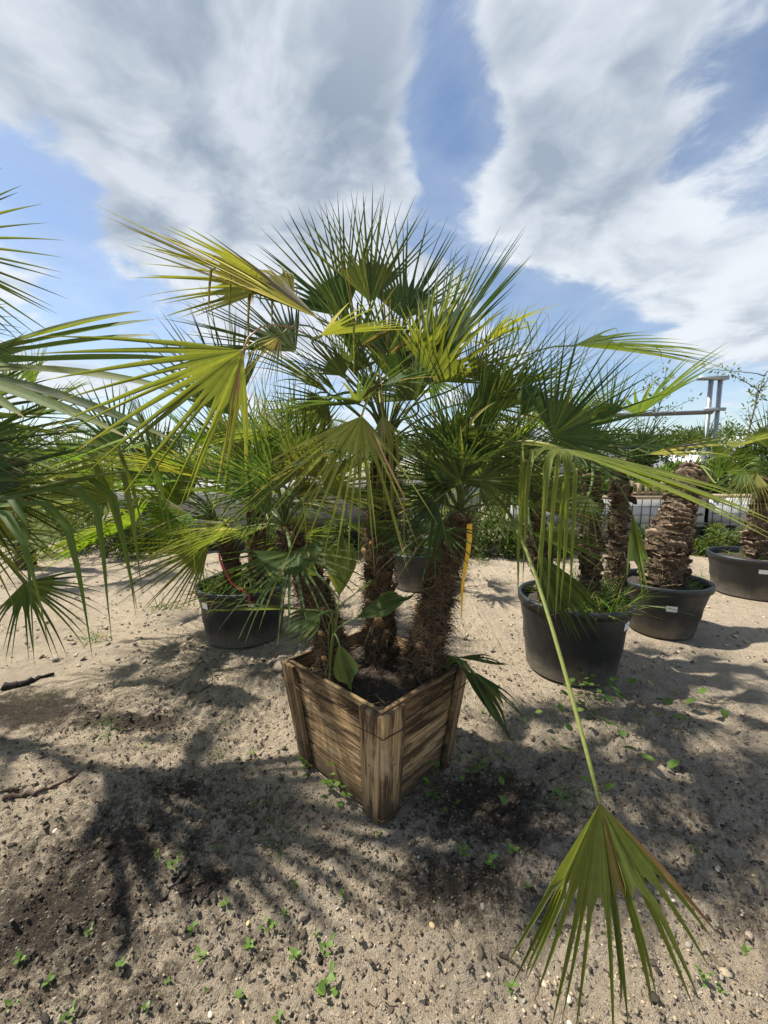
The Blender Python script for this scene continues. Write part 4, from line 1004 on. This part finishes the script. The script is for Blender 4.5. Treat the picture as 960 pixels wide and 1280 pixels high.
for a_, b2 in [((210, 1110), (250, 1085)), ((225, 1120), (262, 1095)), ((255, 1120), (268, 1085)), ((215, 1100), (240, 1075)), ((240, 1135), (262, 1110)), ((270, 1125), (275, 1085)), ((205, 1125), (235, 1105))]:
    stick([a_, b2], .004, 'blackened stick in the burnt cluster on the sand', (.022, .02, .02), 'charred_stick', 'stick', 'blackened sticks in the burnt cluster')
for q in range(26):
    px, py = rs.uniform(20, 940), rs.uniform(860, 1270)
    if 350 < px < 620 and py < 1030: continue
    L_ = rs.uniform(8, 26); an = rs.normal(-.5, .5)
    stick([(px, py), (px+L_*math.cos(an), py+L_*math.sin(an))], rs.uniform(.0015, .0035), 'tiny dry twig scattered on the sandy soil', (.09, .07, .05), group='tiny twigs on the sand')

# ---------------------------------------------------------------- ribbons
def ribbon(name, P, w, mat, label, wdir):
    P = np.asarray(P, float); b0 = P[-1].copy(); wd = unit(wdir); n = len(P)
    th = np.cross(np.gradient(P, axis=0), wd); th = th/np.linalg.norm(th, axis=1)[:, None]*.0006
    tw = np.array([wd*math.cos(q*.12)+np.array([0, 1, 0])*math.sin(q*.12)*.6 for q in range(n)])
    V = np.concatenate([P-tw*w/2+th, P+tw*w/2+th, P+tw*w/2-th, P-tw*w/2-th])-b0
    F = np.array([[a_*n+q, ((a_+1) % 4)*n+q, ((a_+1) % 4)*n+q+1, a_*n+q+1] for q in range(n-1) for a_ in range(4)])
    o = obj(name, V, F, mat); o.location = tuple(b0); tag(o, label, 'ribbon')
t8 = np.linspace(0, 1, 12)
ribbon('plant_ribbon', [at(587-11*s+1.5*math.sin(s*7), 655+117*s, 1.83-.03*s) for s in t8], .026, M_YEL, 'long yellow plastic ribbon hanging from a stem of the planter palm', (1, .2, 0))
yy = PLb[1]-.40
ribbon('plant_ribbon', [at(x_, y_, yy) for x_, y_ in [(274, 692), (275, 700), (277, 706), (281, 712), (284, 720), (290, 730), (298, 735), (305, 739), (311, 744), (312, 752), (312, 762)]], .014, M_RED, 'crumpled red ribbon dangling over the wide pot rim', (1, .3, .2))

# ---------------------------------------------------------------- raised bed, fence, bits behind
def bx(name, c, s, mat, parent, base, **kw):
    v, f = boxmesh(np.asarray(c)-base, *s); return obj(name, v, f, mat, parent, **kw)
YB = 6.7
def raised_bed(x0, x1, ytop, label):
    bb = np.array([(x0+x1)/2, YB, 0]); t = thing('raised_bed', bb, label, 'bed')
    ztop = at(700, ytop, YB)[2]; zlo = ztop-.46
    bx('front_sheet', ((x0+x1)/2, YB, (ztop+zlo)/2), (x1-x0, .03, ztop-zlo), M_PALE, t, bb)
    bx('top_plank', ((x0+x1)/2, YB+.0, ztop+.03), (x1-x0+.02, .16, .05), M_PLANK, t, bb)
    bx('base', ((x0+x1)/2, YB+.25, (zlo-.02)/2), (x1-x0, .4, zlo), plain('dark_base', (.05, .048, .043), .9), t, bb)
    parts = []
    for x in np.arange(x0+.05, x1, .15): parts.append((*boxmesh(np.array([x, YB-.021, (ztop+zlo)/2])-bb, .008, .008, ztop-zlo), (.10, .10, .10)))
    for z in np.arange(zlo+.06, ztop, .14): parts.append((*boxmesh(np.array([(x0+x1)/2, YB-.026, z])-bb, x1-x0, .008, .008), (.10, .10, .10)))
    v, f, c = merge(parts); obj('wire_mesh', v, f, M_PLAIN, t, cols=c, kind='stuff')
    bx('bed_soil', ((x0+x1)/2, YB+.5, ztop-.08), (x1-x0, .9, .08), M_SOIL, t, bb)
raised_bed(at(640, 600, YB)[0], at(884, 600, YB)[0], 624, 'grey sheet-fronted raised bed with wire mesh behind the leaning trunk')
raised_bed(at(890, 600, YB)[0], at(1080, 600, YB)[0], 622, 'grey raised bed with wire mesh behind the broad pot')
raised_bed(at(140, 600, YB)[0], at(600, 600, YB)[0], 600, 'long pale raised bed behind the planter box palm')
# little slatted crate on the bed
cb0 = at(803, 622, YB+.15); ct = thing('slatted_crate', cb0, 'low wooden slatted crate standing on the raised bed', 'crate')
for q in range(5): bx('slat', cb0+np.array([-.26+q*.13, -.1, .15]), (.075, .02, .28), M_PLANK, ct, cb0)
for q in range(2): bx('rail', cb0+np.array([0, -.08, .08+q*.15]), (.64, .018, .04), M_PLANK, ct, cb0)
# steel gate frame with two timber rails
YF = 8.2
fb = np.array([at(886, 560, YF)[0], YF, 0.]); fe = thing('rail_fence', fb, 'tall twin steel post with two long grey rails beyond the bed', 'fence')
ztop = at(886, 474, YF)[2]
for dx in (-.08, .10):
    v, f = tube(np.array([[dx*1.0, 0, -.05], [dx*1.0-.0, 0, ztop-.0]]), .042, 6, 1); obj('post', v, f, M_STEEL, fe)
bx('cap', fb+np.array([-.05, 0, ztop+.02]), (.55, .12, .07), M_STEEL, fe, fb)
bx('brace', fb+np.array([0, -.06, at(886, 512, YF)[2]]), (.40, .05, .06), M_STEEL, fe, fb)
for yl in (516, 557):
    z = at(886, yl, YF)[2]; A_ = fb+np.array([-.1, -.12, z]); B_ = np.array([at(560, 500, YF+.6)[0], YF+.6, z-.10])
    v, f = tube(np.array([A_, (A_+B_)/2, B_])-fb, .085, 4, .5); obj('rail', v, f, M_RAIL, fe)
z = at(886, 557, YF)[2]; v, f = tube(np.array([[-3.4, .35, -.05], [-3.4, .35, at(886, 510, YF)[2]]]), .05, 6); obj('post', v, f, M_STEEL, fe)
# blue barrel and steel cage
bb = np.array([at(381, 580, 7.4)[0], 7.4, 0]); ztop = at(381, 556, 7.4)[2]
br = thing('blue_barrel', bb, 'blue plastic barrel half hidden by palm fronds', 'barrel')
v, f = lathe([(.01, 0), (.26, 0), (.28, .03), (.28, ztop*.32), (.295, ztop*.34), (.28, ztop*.36), (.28, ztop*.64), (.295, ztop*.66), (.28, ztop*.68), (.28, ztop-.04), (.25, ztop), (.01, ztop)], 28)
obj('body', v, f, M_BLUE, br, smooth=True)
v, f = lathe([(.24, ztop-.02), (.285, ztop-.05), (.30, ztop-.03), (.285, ztop+.012), (.24, ztop+.014)], 28); obj('rim', v, f, M_BLUE, br, smooth=True)
fb2 = np.array([at(400, 580, 7.9)[0], 7.9, 0.]); cg = thing('steel_cage', fb2, 'pale steel cage frame standing behind the blue barrel', 'cage')
zt = at(400, 535, 7.9)[2]
for x in np.linspace(-.6, .9, 9): v, f = tube(np.array([[x, 0, -.03], [x, 0, zt]]), .014, 6); obj('bar', v, f, M_WHITE, cg)
for z in np.linspace(.5, zt, 5): v, f = tube(np.array([[-.62, -.02, z], [.92, -.02, z]]), .014, 6); obj('bar', v, f, M_WHITE, cg)

# ---------------------------------------------------------------- shrubs and trees
def foliage(rs, clumps, n, ln, wd, c0, narrow=False):
    P, Fs, Cs = [], [], []
    k = 0
    cw = np.array([c[3]**2 for c in clumps]); cw = cw/cw.sum()
    idx = rs.choice(len(clumps), n, p=cw)
    cen = np.array([c[:3] for c in clumps])[idx]; rad = np.array([c[3] for c in clumps])[idx]
    d = rs.normal(0, 1, (n, 3)); d /= np.linalg.norm(d, axis=1)[:, None]
    p = cen+d*(rad*rs.random(n)**.45)[:, None]*np.array([1, 1, .85])
    ax = d*.6+rs.normal(0, .6, (n, 3))+np.array([0, 0, .25 if not narrow else -.2]); ax /= np.linalg.norm(ax, axis=1)[:, None]
    sd = np.cross(ax, rs.normal(0, 1, (n, 3))); sd /= np.linalg.norm(sd, axis=1)[:, None]+1e-6
    L_ = (ln*rs.uniform(.6, 1.4, n))[:, None]; w_ = (wd*rs.uniform(.6, 1.3, n))[:, None]
    V = np.stack([p, p+ax*L_*.45+sd*w_*.5, p+ax*L_, p+ax*L_*.45-sd*w_*.5], 1)
    cb = rs.uniform(.65, 1.3, len(clumps))[idx]
    C = np.array(c0)[None]*(cb*rs.uniform(.7, 1.3, n))[:, None]*np.stack([rs.uniform(.8, 1.35, n), np.ones(n), rs.uniform(.7, 1.1, n)], 1)
    return V.reshape(-1, 3), np.arange(4*n).reshape(-1, 4), np.repeat(C, 4, 0)
def shrub(x, y, w, h, c0, label, n=900, ln=.10, wd=.03, group=None, name='shrub', cat='shrub', narrow=False, z0=0, nst=6):
    rs = np.random.default_rng(int(abs(x*1000+y*77)) % 100000)
    base = np.array([x, y, z0]); t = thing(name, base, label, cat, group)
    clumps = []
    for q in range(11):
        u = rs.random(); clumps.append((rs.normal(0, w*.30), rs.normal(0, w*.22), h*(.15+.75*u), w*rs.uniform(.14, .30)*(1.15-.5*u)))
    v, f, c = foliage(rs, clumps, n, ln, wd, c0, narrow); obj('foliage', v, f, M_WEED, t, cols=c, kind='stuff')
    for q in range(nst):
        cl_ = clumps[q]; e = np.array(cl_[:3])+np.array([0, 0, cl_[3]*.9])
        P = bez(np.array([rs.normal(0, .05), rs.normal(0, .05), -.03]), np.array([e[0]*.2, e[1]*.2, e[2]*.4]), e*np.array([.8, .8, .7]), e, 7)
        v, f = tube(P, np.linspace(.012, .004, 7)*max(1, h*.7), 6); obj('stem', v, f, M_TWIG, t, cols=np.array([.12, .10, .06]))
G1, G2, G3 = (.085, .130, .034), (.115, .165, .042), (.055, .088, .03)
# along the foot of the raised bed
for q, (px, w, h, c_) in enumerate([(420, .7, .6, G3), (480, .6, .5, G1), (545, .7, .62, G2), (600, .8, .80, G1), (655, .8, .7, G3), (690, .7, .6, G1), (795, .6, .45, G3), (330, .8, .7, G1), (60, 1.0, .8, G1), (130, .8, .6, G3), (900, .5, .5, G2)]):
    yy = 6.25+.25*(q % 3)*.5; x = at(px, 690, yy)[0]
    shrub(x, yy, w, h, c_, ['dark weedy shrub between the planter palm stems', 'low weedy shrub behind the small pot', 'light green weeds right of the small pot behind the box', 'tall weedy shrub behind the yellow ribbon', 'dark weedy shrub left of the three-stemmed palm', 'weedy shrub directly behind the three-stemmed palm', 'low dark weeds left of the leaning trunk', 'weedy shrub at the bed behind the wide pot', 'broad weedy shrub behind the glossy-leaved palm', 'dark weeds left of the wide pot', 'low bright weeds between leaning trunk and broad pot'][q], 1500, .12, .024, 'weedy shrubs along the raised beds', narrow=True)
# behind the bed, right
for q, (px, yy, w, h, c_) in enumerate([(700, 8.9, 1.6, 2.05, G1), (745, 9.2, 1.6, 2.2, G2), (790, 8.8, 1.5, 2.0, G1), (835, 9.3, 1.6, 2.25, G2), (880, 9.0, 1.4, 1.9, G1), (930, 9.0, 1.6, 2.3, G2), (985, 8.6, 1.7, 2.2, G1), (650, 9.4, 1.7, 1.95, G3), (600, 9.6, 1.6, 1.8, G1),
                                      (820, 7.7, 1.0, 1.55, G2), (870, 7.6, .9, 1.5, G1), (940, 7.5, 1.2, 1.6, G2), (760, 7.8, 1.0, 1.4, G1), (705, 7.9, 1.0, 1.3, G3)]):
    shrub(at(px, 600, yy)[0], yy, w, h*1.06, c_, 'loose green shrub in the thicket behind the raised bed', 5500, .11, .035, 'thicket shrubs behind the raised bed')
for q, (px, yy, w, h, c_) in enumerate([(200, 9, 1.6, 1.7, G1), (290, 9.2, 1.7, 1.6, G3), (370, 9.6, 1.6, 1.6, G1), (450, 9.5, 1.7, 1.6, G2), (530, 9.5, 1.6, 1.7, G1), (110, 9, 1.7, 1.7, G2), (20, 8.8, 1.6, 1.8, G1)]):
    shrub(at(px, 600, yy)[0], yy, w, h, c_, 'rounded green shrub beyond the long pale raised bed', 3000, .11, .035, 'shrubs beyond the long raised bed')
def thin_tree(px, yy, ytop, lab):
    rs = np.random.default_rng(px); base = np.array([at(px, 560, yy)[0], yy, 0]); h = at(px, ytop, yy)[2]
    t = thing('young_tree', base, lab, 'tree'); tr = bez(np.zeros(3), np.array([.0, 0, h*.4]), np.array([.15, 0, h*.7]), np.array([.35, 0, h]), 10)
    v, f = tube(tr, np.linspace(.035, .006, 10), 6); obj('trunk', v, f, M_TWIG, t, cols=np.array([.13, .11, .08]))
    cl_ = []
    for q in range(12):
        p0 = tr[4+q % 6]; e = p0+np.array([rs.normal(0, .45), rs.normal(0, .3), rs.uniform(.25, .6)]); v, f = tube(bez(p0, p0+[0, 0, .1], e-[0, 0, .1], e, 6), np.linspace(.012, .003, 6), 6); obj('limb', v, f, M_TWIG, t, cols=np.array([.14, .12, .08]))
        for s in (.45, .7, 1.0): cl_.append((*(p0+(e-p0)*s), .14))
    v, f, c = foliage(rs, cl_, 420, .09, .035, (.11, .15, .04)); obj('crown', v, f, M_WEED, t, cols=c, kind='stuff')
thin_tree(925, 8.9, 470, 'sparse young tree with thin twigs right of the steel post')
thin_tree(805, 9.6, 488, 'sparse young tree with thin twigs behind the two grey rails')
# far trees and glasshouses
def far_tree(x, y, h, w, seed):
    rs = np.random.default_rng(seed); t = thing('far_tree', (x, y, 0), 'distant dark green tree in the hazy tree line', 'tree', 'distant tree line')
    v, f = tube(np.array([[0, 0, -.1], [.1, 0, h*.3], [0, .1, h*.7]]), np.array([.22, .17, .07]), 6); obj('trunk', v, f, M_TWIG, t, cols=np.array([.09, .075, .06]))
    cl_ = [(rs.normal(0, w*.28), rs.normal(0, w*.25), h*rs.uniform(.35, .92), w*rs.uniform(.16, .3)) for q in range(14)]
    v, f, c = foliage(rs, cl_, 1100, .5, .28, (.045, .075, .03)); obj('crown', v, f, M_WEED, t, cols=c, kind='stuff')
rt_ = np.random.default_rng(17)
for q in range(26):
    yy = rt_.uniform(55, 75); px = -60+q*43+rt_.normal(0, 8)
    far_tree(at(px, 560, yy)[0], yy, rt_.uniform(4.5, 7.2), rt_.uniform(5, 8), 300+q)
def glasshouse(px, yy, L_, wd, h, lab):
    b0 = np.array([at(px, 560, yy)[0], yy, 0]); t = thing('greenhouse', b0, lab, 'greenhouse')
    th = np.linspace(0, math.pi, 13); n = 13; V = []
    for y_ in (0, wd): V += [(x_, y_, z_) for x_, z_ in [(0, 0)]][:0]
    V = [(-L_/2, wd/2-wd/2*math.cos(a_), h*.45+h*.55*math.sin(a_)) for a_ in th]+[(L_/2, wd/2-wd/2*math.cos(a_), h*.45+h*.55*math.sin(a_)) for a_ in th]
    F = [(q, q+1, n+q+1, n+q) for q in range(n-1)]+[tuple(range(n)), tuple(range(2*n-1, n-1, -1))]
    obj('film_roof', V, F, M_WHITE, t, smooth=False)
    v, f = boxmesh((0, wd/2, h*.22), L_-.02, wd-.06, h*.46); obj('side_wall', v, f, M_WHITE, t)
    for x_ in np.linspace(-L_/2+.1, L_/2-.1, 11):
        P = np.array([(x_, wd/2-(wd/2+.03)*math.cos(a_), h*.45+(h*.55+.03)*math.sin(a_)) for a_ in th]); v, f = tube(P, .05, 6); obj('hoop', v, f, M_STEEL, t)
        v, f = tube(np.array([(x_, -.04, 0), (x_, -.04, h*.45)]), .05, 6); obj('post', v, f, M_STEEL, t)
glasshouse(1010, 62, 30, 9, 5.6, 'long white film greenhouse beyond the thicket at the steel post')
glasshouse(760, 70, 20, 7, 4.0, 'white film greenhouse seen between the two grey rails')
# low far building
fb3 = np.array([at(690, 540, 50)[0], 50, 0]); t = thing('far_shed', fb3, 'low grey roofed shed far behind the palms', 'shed')
v, f = boxmesh((0, 0, 2), 12, 5, 4.0); obj('wall', v, f, M_PALE, t)
obj('roof', [(-6.3, -2.8, 4.02), (6.3, -2.8, 4.02), (6.3, 2.8, 4.02), (-6.3, 2.8, 4.02), (-6.3, 0, 5.4), (6.3, 0, 5.4)], [(0, 1, 5, 4), (2, 3, 4, 5), (0, 4, 3), (1, 2, 5), (3, 2, 1, 0)], M_ROOF, t)
for q in range(4):
    v, f = boxmesh((-4+q*2.6, -2.52, 2.2), 1.2, .06, 1.3); obj('window', v, f, plain('dark_pane', (.05, .06, .07), .15), t)
